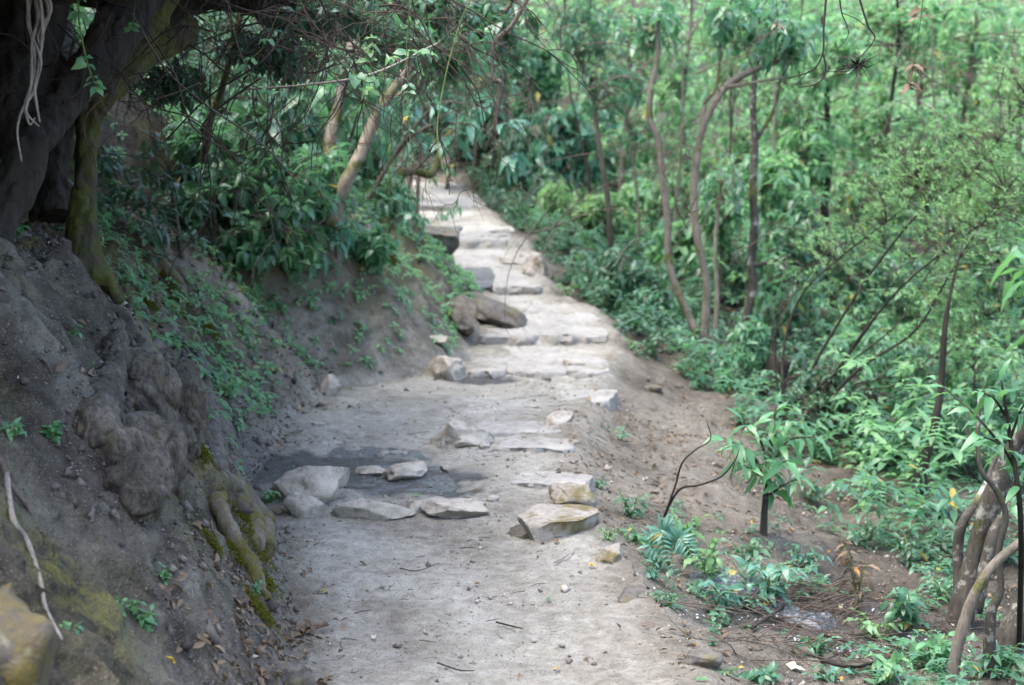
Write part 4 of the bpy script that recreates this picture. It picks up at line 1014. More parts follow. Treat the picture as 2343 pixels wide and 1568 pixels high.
specs = [ # base px, py, design d, trunk polyline, radius, crown centre, crown radii px, leaf, L, label, bark, n, leaf set
    (1900, 700, 20, [(1892, 560), (1886, 470), (1896, 380), (1890, 200), (1880, 40)], .07, [(1890, 120, 170, 130), (1850, 330, 120, 90)], 'leaf_bright', .2, 'dark broken trunk behind, in line with the hanging bare twig', 'bark_dark', 130),
    (2010, 680, 19, [(2020, 500), (2030, 300), (2055, 100), (2050, -30)], .045, [(2060, 60, 180, 130), (2040, 300, 150, 110)], 'leaf_bright', .2, 'thin dark upright tree left of the dead leaf strand', 'bark_dark', 130),
    (2200, 660, 20, [(2190, 480), (2200, 300), (2230, 100), (2240, -30)], .06, [(2230, 90, 190, 150), (2190, 330, 160, 120)], 'leaf_bright', .21, 'bright-leaved tree at the upper right of the thicket', 'bark_grey', 140),
    (1800, 660, 22, [(1790, 480), (1800, 300), (1790, 100), (1800, -30)], .05, [(1800, 220, 150, 150), (1790, 420, 130, 110)], 'leaf_bright', .2, 'leafy young tree filling the gap right of the pale mottled stem', 'bark_grey', 130),
    (1400, 600, 22, [(1390, 460), (1370, 330), (1350, 200), (1300, 80), (1290, -30)], .05, [(1330, 60, 140, 110), (1400, 190, 110, 90)], 'leaf_mid', .19, 'tree leaning left over the far end of the path', 'bark_brown', 110),
    (1430, 520, 25, [(1420, 420), (1430, 300), (1440, 120), (1450, -30)], .06, [(1430, 130, 150, 140), (1450, 330, 130, 100)], 'leaf_bright', .21, 'bright tree left of the twin stems, beyond the path bend', 'bark_grey', 130),
    (1560, 560, 24, [(1570, 420), (1560, 250), (1580, 60), (1580, -30)], .05, [(1560, 200, 130, 150), (1570, 420, 110, 100)], 'leaf_bright', .2, 'pale green tree seen between the twin grey stems', 'bark_grey', 130),
    (2330, 700, 22, [(2320, 500), (2330, 300), (2320, 100)], .06, [(2320, 230, 150, 170), (2330, 480, 140, 120)], 'leaf_fine', .19, 'yellow-green tree on the right frame edge far behind', 'bark_grey', 130),
    (1690, 600, 26, [(1690, 420), (1670, 250), (1680, 60)], .05, [(1680, 120, 130, 150), (1690, 350, 110, 110)], 'leaf_fine', .22, 'far yellowish tree between the twin stems and the pale stem', 'bark_grey', 110),
    (2120, 640, 26, [(2120, 420), (2100, 250), (2120, 60)], .06, [(2120, 150, 170, 170), (2110, 380, 150, 120)], 'leaf_fine', .23, 'farthest sunlit tree above the fine-leaved leaning bush', 'bark_grey', 120),
    (1950, 640, 28, [(1950, 420), (1960, 250), (1950, 60)], .06, [(1960, 230, 170, 200), (1950, 450, 150, 100)], 'leaf_fine', .23, 'far pale tree seen through the middle of the right thicket', 'bark_grey', 120)]
for i, (bx, by, d, tr, r0, crs, lm, L, lab, bark, n) in enumerate(specs):
    f = rbase(bx, by, d)
    tp, ax = cat_(*[crown(c[0], c[1], d, c[2], c[3], n // len(crs), 320 + 7 * i + j, 1.3) for j, c in enumerate(crs)])
    plant('thicket_tree', lab, 'tree', [(Ps((bx, by + 6, d), *[(x, y, d + .3 * math.sin(j + i)) for j, (x, y) in enumerate(tr)]), list(np.linspace(r0 * f, r0 * .4, len(tr) + 1)))], bark, tp, ax, (8, 14, 8, 12)[i % 4], L * min(f, 1.25) * (1, .58, 1.1, .7)[i % 4], lm, seed=330 + i, gravity=(.45, .2, .7, .3)[i % 4], twig_r=.005, w=(.34, .5, .26, .4)[i % 4])

# thin poles among the leaves
for i, (px, py, top, d0, ww) in enumerate([(1540, 640, 60, 0, .022), (1660, 690, 150, 0, .02), (1760, 700, 40, 0, .026), (1830, 720, 250, 0, .018), (2150, 700, 30, 0, .026), (2270, 720, 150, 0, .022), (1460, 590, 80, 0, .022), (1350, 520, 100, 0, .025), (1880, 740, 420, 0, .018), (2310, 690, 60, 0, .026)]):
    b = hit(px, py); r = np.random.default_rng(380 + i); tx = px + r.normal(0, 25)
    plant('thin_stem', ['thin stem showing between the twin grey stems', 'thin stem between the twin grey stems and the pale mottled stem', 'thin stem just right of the pale mottled stem', 'short thin stem left of the dark broken trunk', 'thin stem right of the dead leaf strand', 'thin stem near the upper right corner', 'thin stem just left of the twin grey stems', 'thin stem right of the path bend', 'short thin stem below the hanging bare twig', 'thin stem at the right frame edge, upper half'][i], 'tree', [([tuple(b - Vector((0, 0, .1)))] + [tuple(P(px + (tx - px) * q + r.normal(0, 7), py + (top - py) * q, b.y)) for q in (.25, .5, .75, 1)], [ww * b.y / 17, ww * .9 * b.y / 17, ww * .8, ww * .6, ww * .3])], ('bark_grey', 'bark_dark')[i % 2], ns=6, group='thin stems in the right thicket')

# shrubs of the right thicket
shr = [(1300, 480, (1290, 330, 110, 110), 'leaf_blue', .2, 'blue-green shrub with long leaves beyond the upper path'), (1400, 470, (1385, 350, 100, 120), 'leaf_blue', .22, 'tall pale turquoise-leaved shrub right of the path bend'),
       (1260, 530, (1270, 455, 55, 60), 'leaf_fine', .13, 'small yellow-tipped shrub at the right edge of the upper steps'), (1370, 560, (1370, 480, 90, 55), 'leaf_fine', .13, 'brownish low scrub behind the small yellow-tipped shrub'),
       (1440, 720, (1410, 620, 70, 65), 'leaf_dark', .17, 'dark glossy shrub beside the fourth step'), (1500, 720, (1480, 660, 60, 60), 'leaf_dark', .17, 'dark leafy shrub left of the twin stem foot'),
       (1560, 640, (1565, 560, 80, 80), 'leaf_bright', .24, 'bright strap-leaved plant behind the twin stems'), (1690, 700, (1680, 590, 70, 60), 'leaf_mid', .16, 'small-leaved shrub against the pale mottled stem'),
       (1480, 560, (1480, 470, 90, 80), 'leaf_bright', .16, 'light green shrub left of the twin stems at mid height'), (1800, 800, (1790, 690, 90, 80), 'leaf_mid', .16, 'green shrub below the long leaning branches'),
       (1850, 760, (1840, 560, 110, 90), 'leaf_mid', .17, 'shrub behind the leaning bush, left part'), (1980, 780, (1990, 640, 120, 90), 'leaf_mid', .17, 'shrub behind the leaning bush, right part'),
       (2120, 800, (2130, 690, 120, 90), 'leaf_bright', .16, 'sunlit shrub in the gap under the leaning branches'), (2280, 820, (2270, 620, 120, 120), 'leaf_mid', .17, 'shrub behind the near leaf spray at the right edge'),
       (2060, 930, (2060, 830, 110, 70), 'leaf_mid', .13, 'shrub behind the sapling\'s right, in the shaded gully'), (2230, 960, (2230, 850, 120, 90), 'leaf_bright', .14, 'leafy shrub above the lichened trunk at right'),
       (1900, 980, (1900, 900, 90, 60), 'leaf_dark', .13, 'shaded undergrowth shrub right of the sapling'), (2140, 1060, (2150, 970, 110, 70), 'leaf_mid', .13, 'low shrub above the dark stump at right'),
       (2330, 1050, (2330, 960, 90, 90), 'leaf_mid', .14, 'shrub at the right frame edge above the lichened trunk'), (1720, 880, (1715, 770, 40, 45), 'leaf_mid', .15, 'small bush with drooping leaves at the foot of the pale stem'),
       (2060, 1060, (2040, 1000, 90, 45), 'leaf_dark', .11, 'dark ground shrub behind the sapling'), (1200, 440, (1185, 330, 60, 110), 'leaf_dark', .16, 'dark bush closing off the path\'s far right corner'),
       (1130, 400, (1120, 250, 60, 90), 'leaf_dark', .18, 'dark bush over the end of the path'), (1230, 380, (1230, 170, 80, 110), 'leaf_mid', .17, 'greyish shrub with dry twigs at top centre'),
       (1640, 720, (1640, 480, 70, 80), 'leaf_bright', .17, 'bright shrub showing between grey stem and pale stem'), (1760, 720, (1770, 420, 90, 90), 'leaf_bright', .17, 'bright shrub right of the pale mottled stem at mid height'),
       (2000, 720, (2000, 450, 130, 90), 'leaf_bright', .16, 'bright mass of leaves above the leaning branches'), (2250, 720, (2260, 420, 110, 100), 'leaf_fine', .15, 'yellow-green shrub at upper right behind the leaning bush')]
for i, (bx, by, c, lm, L, lab) in enumerate(shr):
    d0 = hit(bx, by).y; DSC = 1.0
    tp, ax = crown(c[0], c[1], d0 - .2, c[2] * (1.25 if c[0] > 1600 else 1.05), c[3] * (1.25 if c[0] > 1600 else 1.05), 84, 400 + i, .6)
    r = np.random.default_rng(430 + i); b = np.array(hit(bx, by)) - np.array([0, 0, .05]); cc = np.array(P(c[0], c[1], d0 - .2))
    st = [([tuple(b), tuple((b + cc) / 2 + r.normal(0, .06, 3)), tuple(cc + np.array([0, 0, .2]))], [.02, .015, .006])]
    for j in range(3):
        e = tp[int(r.integers(len(tp)))]; st.append(([tuple(b), tuple((b + e) / 2 + r.normal(0, .08, 3)), tuple(e)], [.014, .01, .004]))
    plant('thicket_shrub', lab, 'shrub', st, 'bark_brown', tp, ax, (7, 12, 6, 10, 8)[i % 5], (L * d0 / 17 * 1.15 if d0 > 17 else L) * (1, .62, 1.15, .75, .9)[i % 5], lm, seed=440 + i, gravity=(.4, .15, .7, .3, .5)[i % 5], ns=6, trunk='stem', w=(.34, .5, .24, .42, .3)[i % 5])

# leaning fine-leaved bush
rb = np.random.default_rng(500); rbase(1830, 985, 11)
arms = [[(1820, 990, 11), (1880, 900, 11), (1990, 740, 10.8), (2080, 640, 10.6), (2180, 560, 10.4), (2260, 500, 10.2), (2360, 410, 10)],
        [(1810, 985, 11), (1850, 860, 11), (1930, 720, 10.9), (2010, 600, 10.8), (2110, 480, 10.6), (2200, 420, 10.5), (2300, 300, 10.4), (2350, 220, 10.3)],
        [(1800, 980, 11), (1790, 820, 11.2), (1830, 680, 11.2), (1920, 590, 11.1), (2050, 490, 11), (2110, 420, 11)],
        [(1830, 990, 11), (1960, 850, 10.6), (2090, 760, 10.4), (2160, 650, 10.2), (2220, 550, 10), (2300, 440, 9.9)],
        [(1840, 985, 11), (1950, 900, 10.8), (2050, 880, 10.6), (2150, 800, 10.5), (2250, 730, 10.4)],
        [(1800, 975, 11.1), (1770, 860, 11.4), (1790, 720, 11.6), (1880, 600, 11.7), (1990, 500, 11.8), (2060, 380, 11.8)],
        [(1820, 985, 11), (1900, 920, 10.7), (2000, 870, 10.5), (2110, 860, 10.2)]]
for i in range(7):
    a0 = arms[i % 7]; j0 = rb.normal(0, 34, 2); b0 = rb.uniform(-70, 90); arms.append([(x + j0[0] * (k / 3) + b0 * max(0, 1 - k / 3) + rb.normal(0, 14), y + j0[1] * (k / 3) + rb.normal(0, 14), d + rb.normal(0, .08) * k) for k, (x, y, d) in enumerate(a0)][:int(rb.integers(4, 7))])
st = [(Ps(*a), list(np.linspace(.017 if i < 4 else .010, .0025, len(a)))) for i, a in enumerate(arms)]
tp = []
for i, a in enumerate(arms[:6]):
    s = spline(Ps(*a), 60)[30 if i != 4 else 40:]
    for q in s[::1]:
        for _ in range(6):
            tp.append(q + np.array([rb.normal(.05, .2), rb.normal(0, .28), rb.normal(.12, .2)]))
p2, _ = crown(2200, 340, 10.8, 150, 120, 190, 501, .8); p3, _ = crown(2080, 400, 11, 110, 90, 110, 502, .8)
tp = np.concatenate([np.array(tp), p2, p3])
bush = plant('leaning_bush', 'airy fine-leaved bush with long dark branches leaning to the right', 'bush', st, 'bark_dark', tp, np.tile(np.array([.6, -.2, .7]), (len(tp), 1)) + rb.normal(0, .3, (len(tp), 3)), 7, .055, 'leaf_fine', w=.3, small=True, seed=500, ns=8, gravity=.05, twig_r=.0011, twig_mat='twig_brown')

mb = MB(); rt2 = np.random.default_rng(505)
for i in range(34):
    a = arms[int(rt2.integers(7))]; s_ = spline(Ps(*a), 40); k_ = int(rt2.integers(4, 30)); p = s_[k_]; tg = unit(s_[k_ + 3] - s_[k_])
    twig_walk(p, unit(tg + rt2.normal(0, .5, 3) + np.array([0, 0, .3])), rt2.uniform(.4, 1.1), .003, 1)
mb.build('bare_twigs', M['twig'], bush, kind='stuff')
o_ = [c for c in bush.children if c.name.startswith('bare_twigs')][0]; o_.data.transform(Matrix.Translation(-bush.location))
# dark stumps in the undergrowth
for i, (a, rad, lab) in enumerate([([(1760, 915), (1768, 870), (1785, 820)], .10, 'dark rotten stump behind the sapling, left of the leaning bush'), ([(2100, 1125), (2108, 1070), (2125, 1020), (2150, 900), (2165, 720), (2200, 560)], .04, 'dark slim trunk foot on the far side of the gully'),
        ([(1985, 990), (1975, 950), (1980, 900)], .10, 'dark mossy stump under the leaning branches')]):
    rbase(a[0][0], a[0][1], 10); plant('stump', lab, 'stump', [(Ps(*[(x, y, 10) for x, y in a]), list(np.linspace(rad * 1.3, rad * (.7 if i != 1 else .15), len(a)) * DSC))], 'bark_dark', ns=14, bump=.3)

# sapling in the dirt slope
rbase(1745, 1225, 9.0)
sb = [[(1745, 1235, 9), (1750, 1150, 9), (1758, 1060, 9), (1775, 925, 9)], [(1752, 1110, 9), (1720, 1040, 8.9), (1650, 1000, 8.7)], [(1756, 1080, 9), (1800, 1010, 8.9), (1862, 1000, 8.8)], [(1752, 1140, 9), (1790, 1110, 8.9), (1832, 1095, 8.8)],
      [(1756, 1060, 9), (1735, 1000, 8.9), (1700, 965, 8.8)], [(1762, 1010, 9), (1800, 970, 8.9), (1830, 960, 8.8)], [(1752, 1090, 9), (1720, 1075, 8.8), (1690, 1060, 8.7)], [(1754, 1090, 9), (1780, 1060, 8.8), (1800, 1055, 8.7)]]
sp = plant('sapling', 'bright-leaved sapling standing alone on the bare dirt slope', 'sapling', [(Ps(*q), [.026, .02, .015, .006] if i == 0 else [.011, .008, .004]) for i, q in enumerate(sb)], 'bark_lichen', ns=9)
for i, q in enumerate(sb): along(sp, spline(Ps(*q), 12), .165, 'leaf_near', np.random.default_rng(510 + i), .27, .4, .55 if i == 0 else .15, .26)
rbase(1515, 1215, 8.3)
plant('bare_sapling', 'bare dark twisted twig arching over the dirt slope', 'sapling',
    [(Ps((1508, 1225, 8.3), (1525, 1170, 8.3), (1555, 1120, 8.25), (1600, 1110, 8.2), (1650, 1090, 8.2), (1680, 1055, 8.15), (1690, 1030, 8.1)), [.008, .0075, .007, .006, .005, .004, .0025]),
     (Ps((1520, 1180, 8.3), (1545, 1110, 8.25), (1560, 1060, 8.2), (1590, 1030, 8.2), (1625, 1005, 8.2), (1615, 960, 8.2)), [.007, .006, .0055, .0045, .0035, .002]), (Ps((1680, 1060, 8.15), (1672, 1090, 8.15), (1676, 1110, 8.1)), [.004, .003, .002])], 'twig_dark', ns=6)

# low plants beside the path
def herb(label, px, py, hpx, n, k, L, mat, seed, spread=60, w=.42, name='low_plant', d=None, droop=.3, bark='vine'):
    b = hit(px, py); s = b.y / FP; r = np.random.default_rng(seed); paths = []
    t = thing(name, label, 'plant', b)
    for i in range(n):
        e = b + Vector((r.uniform(-1, 1) * spread * s, r.uniform(-.8, .5) * spread * s, hpx * s * r.uniform(.4, 1)))
        m = (b + e) / 2 + Vector((0, 0, .22 * hpx * s)); p = spline([tuple(b - Vector((0, 0, .02))), tuple(m), tuple(e)], 9)
        tube_obj('stem', [tuple(Vector(q) - b) for q in p[::2]], [.004, .003, .0015], M[bark], t, 5, 9)
        along(t, p, L * .8, mat, r, w, droop)
    return t
herb('leafy weed at the corner of the mossy rock', 1440, 1185, 70, 5, 4, .09, 'leaf_mid', 601, 40)
herb('yellow-green weed below the bare twisted twig', 1580, 1290, 110, 6, 5, .10, 'leaf_fine', 602, 60)
herb('blue-green leafy plant in front of the gully water', 1770, 1380, 105, 8, 6, .15, 'leaf_blue', 603, 85, .34)
herb('small seedling cluster on the gully rim beside the path', 1500, 1330, 60, 4, 5, .07, 'leaf_blue', 604, 30)
herb('creeping leaves trailing down the gully rim', 1530, 1390, 40, 6, 5, .06, 'leaf_mid', 605, 55)
herb('plant with browning drooping leaves right of the gully', 1960, 1400, 175, 4, 6, .11, 'leaf_dry', 606, 40, .3)
herb('bushy green plant left of the lichened trunk', 2080, 1440, 110, 9, 6, .12, 'leaf_mid', 607, 85, .45)
herb('fresh green shoots right of the gully litter', 2010, 1470, 70, 6, 5, .08, 'leaf_bright', 608, 60)
herb('large-leaved seedling at the lichened trunk\'s foot', 2130, 1530, 90, 5, 4, .13, 'leaf_near', 609, 50, .5)
herb('tuft of small leaves on the lower right path edge', 1660, 1545, 25, 5, 4, .05, 'leaf_mid', 610, 40)
herb('seedling on the dirt below the gully', 1630, 1480, 18, 2, 4, .045, 'leaf_blue', 611, 14)
herb('weed with pale blue leaves over the gully edge', 1650, 1400, 80, 5, 5, .11, 'leaf_blue', 612, 45)
herb('tall yellow-tinged weed left of the blue-green plant', 1620, 1330, 120, 5, 5, .10, 'leaf_fine', 613, 45)
herb('leafy tuft on the rim just behind the mossy rock', 1370, 1120, 30, 3, 4, .07, 'leaf_mid', 614, 25)
herb('low weeds on the dirt slope foot behind the sapling', 1850, 1150, 60, 6, 5, .09, 'leaf_mid', 615, 70)
herb('grassy green tuft beside the small buried stone', 1390, 1235, 30, 6, 5, .07, 'leaf_bright', 616, 30, .16)
herb('leafy plant at the bottom right corner', 2300, 1545, 90, 7, 5, .10, 'leaf_mid', 617, 60)
herb('leaves sprouting at the bottom edge right of the path', 1900, 1560, 40, 5, 5, .07, 'leaf_blue', 618, 60)
herb('weed beside the right edge of the third step', 1450, 800, 28, 4, 5, .1, 'leaf_bright', 619, 30, .3)
herb('weed with small yellow flowers beside the fourth step', 1300, 680, 45, 4, 5, .12, 'leaf_fine', 620, 25)
rh = np.random.default_rng(660)
for i, (px, py, hp, sp, m, lab) in enumerate([(1980, 1250, 70, 60, 'leaf_mid', 'ragged weed on the far gully side above the browning plant'), (2080, 1300, 80, 60, 'leaf_dark', 'ragged dark weed left of the lichened trunk\'s middle'), (1870, 1500, 45, 50, 'leaf_mid', 'sprawling weed in front of the gully sticks'), (2030, 1555, 60, 50, 'leaf_bright', 'sprawling light green weed at the bottom edge left of the curved stem'),
        (1560, 1250, 60, 35, 'leaf_mid', 'thin weed behind the fern'), (1700, 1290, 70, 50, 'leaf_mid', 'leafy sprig behind the gully water'), (1840, 1300, 60, 50, 'leaf_blue', 'pale sprig right of the blue-green plant'), (1470, 1250, 40, 30, 'leaf_bright', 'bright sprig between mossy rock and fern'), (2160, 1380, 90, 55, 'leaf_mid', 'weed pressed against the lichened trunk'), (1760, 1560, 30, 45, 'leaf_mid', 'low leaves at the bottom edge right of the half-buried stone')]):
    herb(lab, px, py, hp, 7, 4, (.06, .09, .07, .11)[i % 4], m, 670 + i, sp, (.5, .3, .4)[i % 3])
# fern
fb = hit(1530, 1300); fern = thing('fern', 'grey-green fern frond drooping over the dark gully rim', 'fern', fb)
for kf, (ex, ey) in enumerate([(1510, 1215), (1560, 1235), (1490, 1250)]):
    e = P(ex, ey, fb.y - .12); e2 = e + Vector((.03 + .05 * kf, -.05, -.14))
    c = spline([tuple(fb), tuple((fb + e) / 2 + Vector((0, 0, .06))), tuple(e), tuple(e2)], 22)
    fr = tube_obj('frond', [tuple(Vector(q) - fb) for q in c[::3]], [.003, .002, .001], M['vine'], fern, 5, 20)
    for i in range(4, 22):
        for sd in (-1, 1):
            tg = unit(c[min(i + 1, 21)] - c[i - 1]); sv = unit(np.cross(tg, np.array([0, -1., .3]))) * sd
            put_leaf(fern, leaf_variants('leaf_blue', .22, .2)[i % 4], c[i], sv + tg * .5, np.array([0, -.8, .6]), .105 * (1.05 - abs(i - 10) / 14), 'leaflet')

# lichened trunk and stems at the lower right
rbase(2200, 1430, 7.5)
plant('lichened_tree', 'leaning trunk blotched with white lichen at lower right', 'tree',
    [(Ps((2190, 1450, 7.5), (2210, 1350, 7.5), (2240, 1240, 7.5), (2270, 1150, 7.45), (2310, 1050, 7.4), (2370, 940, 7.3)), [.075, .058, .055, .058, .05, .045]), (Ps((2230, 1400, 7.4), (2250, 1310, 7.4), (2270, 1230, 7.4), (2290, 1180, 7.4)), [.036, .03, .03, .02]),
     (Ps((2198, 1400, 7.55), (2190, 1260, 7.6), (2205, 1190, 7.6), (2245, 1130, 7.7), (2280, 1040, 7.8)), [.032, .026, .024, .02, .01])], 'bark_lichen', ns=18, bump=.22)
rbase(2180, 1565, 6.4)
plant('curved_stem', 'smooth brown sapling stem curving right in the lower right corner', 'sapling', [(Ps((2168, 1600, 6.4), (2190, 1480, 6.4), (2225, 1370, 6.4), (2275, 1290, 6.4), (2350, 1230, 6.4)), [.028, .026, .024, .022, .02])], 'bark_grey', ns=10)
plant('dark_stem', 'dark upright stem with a pale lit side in the lower right corner', 'sapling', [(Ps((2258, 1590, 6.5), (2262, 1480, 6.5), (2268, 1400, 6.5), (2288, 1350, 6.5), (2285, 1260, 6.5), (2300, 1180, 6.5), (2278, 1120, 6.5), (2240, 1060, 6.5), (2240, 900, 6.6)), [.03, .028, .026, .018, .016, .014, .014, .012, .008])], 'bark_lichen', ns=10, bump=.2)
rbase(2300, 1510, 7)
plant('corner_trunk', 'thick grey trunk foot at the right frame edge', 'tree', [(Ps((2290, 1530, 7), (2320, 1440, 7), (2370, 1340, 7)), [.075, .065, .06])], 'bark_lichen', ns=14, bump=.2)
DSC = 1
sb = [[tuple(hit(2330, 1500))] + Ps((2335, 1200, 6.3), (2310, 1000, 6.25), (2290, 870, 6.2)), Ps((2320, 1060, 6.3), (2240, 960, 6.3), (2140, 870, 6.6)), Ps((2312, 1000, 6.25), (2340, 930, 6.2), (2380, 900, 6.1)), Ps((2325, 1080, 6.3), (2290, 1020, 6.2), (2250, 1000, 6.1)), Ps((2300, 950, 6.25), (2270, 910, 6.2), (2225, 890, 6.2))]
sp = plant('edge_sapling', 'leafy sapling with long pointed leaves at the right edge, mid height', 'sapling', [(q, [.014, .012, .009, .004] if i == 0 else [.007, .005, .003]) for i, q in enumerate(sb)], 'bark_dark')
for i, q in enumerate(sb): along(sp, spline(q, 12), .125, 'leaf_near', np.random.default_rng(640 + i), .3, .35, .75 if i == 0 else .4, .5)
tips = Ps((2345, 575, 4.6), (2352, 640, 4.6), (2350, 700, 4.6), (2348, 610, 4.7))
plant('near_branch', 'large fresh green leaves reaching in from the right edge', 'branch', [(Ps((2440, 760, 4.6), (2390, 680, 4.6), (2355, 600, 4.6), (2350, 560, 4.6)), [.008, .006, .005, .003])], 'bark_dark', np.array(tips), np.tile(np.array([-.6, -.3, .4]), (4, 1)), 4, .135, 'leaf_near', True, w=.42, droop=.35, seed=650, gravity=.3, twigs=False)

# bare hanging twigs and dead leaves at the top right
plant('hanging_bare_branch', 'dark bare forked branch hanging in from the top right', 'branch',
    [(Ps((1892, -30, 6), (1884, 60, 6), (1882, 120, 6), (1862, 158, 6), (1820, 175, 6), (1762, 185, 6)), [.005, .0045, .004, .0035, .0028, .0015]), (Ps((1882, 120, 6), (1888, 165, 6), (1868, 192, 6), (1822, 202, 6)), [.004, .003, .003, .0015]),
     (Ps((1888, 165, 6), (1930, 164, 6), (1960, 162, 6.1)), [.002, .002, .001]), (Ps((1918, -20, 6.1), (1925, 30, 6.1), (1940, 80, 6.1), (1900, 130, 6.05)), [.004, .003, .002, .001]),
     (Ps((1960, -20, 6.2), (1985, 60, 6.2), (2000, 90, 6.2), (1960, 140, 6.2)), [.005, .004, .003, .002]), (Ps((1925, 30, 6.1), (1960, 45, 6.1), (1990, 70, 6.1)), [.002, .002, .001]), (Ps((1850, 162, 6), (1830, 185, 6), (1800, 200, 6)), [.002, .0015, .001])], 'twig_dark', ns=6, bump=.15)
vine('thin strand carrying crumpled dead leaves at top right', [(2112, -10), (2105, 50), (2095, 120), (2088, 160), (2078, 205)], 6.0, [.15, .22, .68, .75, .95, 1.0], .055, 'leaf_dry', .0012, .45, 21, 'twig_dark', 'dead_leaf_strand')
vine('short thread with one dead leaf left of the forked bare branch', [(1776, -10), (1778, 40), (1780, 70)], 6.0, [.6, .8], .04, 'leaf_dry', .001, .4, 22, 'twig_dark', 'dead_leaf_strand')
nb = P(1963, 148, 7.0); nest = thing('twig_ball', 'dark ball of dry wiry fibres caught in the branches at top right', 'epiphyte', nb)
mb = MB()
for i in range(60):
    d = rand_dirs(1)[0] * np.array([1, 1, .6]); L = rng.uniform(.04, .12); tube(mb, [d * .01, d * L * .6 + rng.normal(0, .008, 3), d * L + rng.normal(0, .015, 3)], [.0025, .002, .001], 4, 5)
mb.build('fibres', M['twig_dark'], nest, kind='stuff')

DSC = 1.0
for i, (px, py, d, rx, ry, n, lm, lab) in enumerate([(1000, 262, 26, 110, 62, 150, 'leaf_dark', 'dark bush arching over the end of the path from the left'), (1100, 300, 29, 80, 90, 130, 'leaf_dark', 'dark bush standing right behind the path end'), (1180, 350, 27, 60, 80, 80, 'leaf_dark', 'dark bush on the right of the path end'),
        (960, 160, 24, 120, 70, 80, 'leaf_mid', 'tree crown hanging over the upper path from the bank'), (1150, 130, 28, 110, 90, 90, 'leaf_mid', 'mid-green crown above the dark pocket at the path end'), (1250, 420, 25, 40, 45, 50, 'leaf_dark', 'dark low bush at the right rim below the path end'), (985, 318, 28.5, 70, 42, 110, 'leaf_dark', 'dark leaves hanging low across the very end of the path'), (1075, 345, 30, 60, 45, 100, 'leaf_dark', 'dark bush filling the shaded pocket behind the path end')]):
    c = P(px, py, d); r = np.random.default_rng(760 + i); sc = d / FP; tp, ax = ellip(tuple(c), (rx * sc, 1.0, ry * sc), n, r); bx = c.x + (-.5 if px < 1060 else .35); b = np.array([bx, d, gz(bx, d) - .1])
    plant('path_end_bush', lab, 'bush', [([tuple(b), tuple((b + np.array(c)) / 2 + r.normal(0, .1, 3)), tuple(c)], [.04, .03, .012])], 'bark_brown', tp, ax, 9, .19, lm, False, .36, seed=770 + i, gravity=.5, ns=6)
mb = MB(); rt = np.random.default_rng(779)
for i in range(120):
    px = rt.uniform(1180, 2340); p = np.array(P(px, rt.uniform(60, 900 if px > 1700 else 620), rt.uniform(12, 20))); twig_walk(p, unit(np.array([rt.normal(.2, .6), rt.normal(0, .5), rt.normal(.3, .6)])), rt.uniform(.5, 1.5), rt.uniform(.004, .008), 2)
mb.build('thicket_twigs', M['twig'], kind='stuff')

# far wooded slope that closes the view
rw = np.random.default_rng(700); n = 11000
X = rw.uniform(-16, 22, n); Y = rw.uniform(30, 46, n); Z = ground(X, Y) + rw.uniform(0, 1, n) ** .8 * np.where(X > 0, 7.5, 6.0) * (.55 + .45 * fbm(X * .35, Y * .35, 2, 2)) * (1 - .55 * sstep(4, 9, X))
keep = ~((np.abs(X + .6) < 1.2) & (Y < 33.5)); c0 = np.stack([X, Y, Z], 1)[keep]
c, D, N, Ls = whorls(c0, rand_dirs(len(c0), rw) * .4 + np.array([0, -.4, .8]), 6, .27, 1., rw, .4)
c = c + rw.normal(0, .22, c.shape)
mb = MB(); mb.add(*small_leaf_geo(c, D, N, Ls, .42)); mb.build('far_wood', M['leaf_bright'], kind='stuff')

# ---------------------------------------------------------------- ground cover, litter, small things
rl = np.random.default_rng(800)
def scatter(n, xlo, xhi, ylo, yhi, dens):
    """random ground points thinned by a density function of x, y, u (left of path), v (right of path)"""
    X, Y = rl.uniform(xlo, xhi, n), rl.uniform(ylo, yhi, n)
    u, v = xl_of(Y) - X, X - xr_of(Y)
    k = rl.uniform(0, 1, n) < dens(X, Y, u, v); X, Y = X[k], Y[k]
    return X, Y, ground(X, Y)
def gnormals(X, Y, e=.05):
    return unit(np.stack([ground(X - e, Y) - ground(X + e, Y), ground(X, Y - e) - ground(X, Y + e), np.full(len(X), 2 * e)], 1))
def leafy(name, X, Y, Z, hmax, L, mat, k=4, w=.45, flat=False, small=False, **pr):
    n = len(X); c0 = np.stack([X, Y, Z + rl.uniform(.0, 1, n) ** 1.6 * hmax], 1); nr = gnormals(X, Y)
    c, D, N, Ls = whorls(c0 + nr * .02, nr * .6 + np.array([0, 0, .6]) + .3 * rl.normal(size=(n, 3)), k, L, 1., rl, .1)
    N = unit(N + np.repeat(nr, k, 0))
    mb = MB(); mb.add(*(small_leaf_geo(c, D, N, Ls * rl.uniform(.6, 1.3, len(Ls)), w) if small else leaf_geo(c, D, N, Ls * rl.uniform(.6, 1.3, len(Ls)), w, .25)))
    return mb.build(name, M[mat], kind='stuff', **pr)
patch = lambda X, Y, s, z: np.clip(.5 + 1.1 * fbm(X * s, Y * s, z, 3), 0, 1)
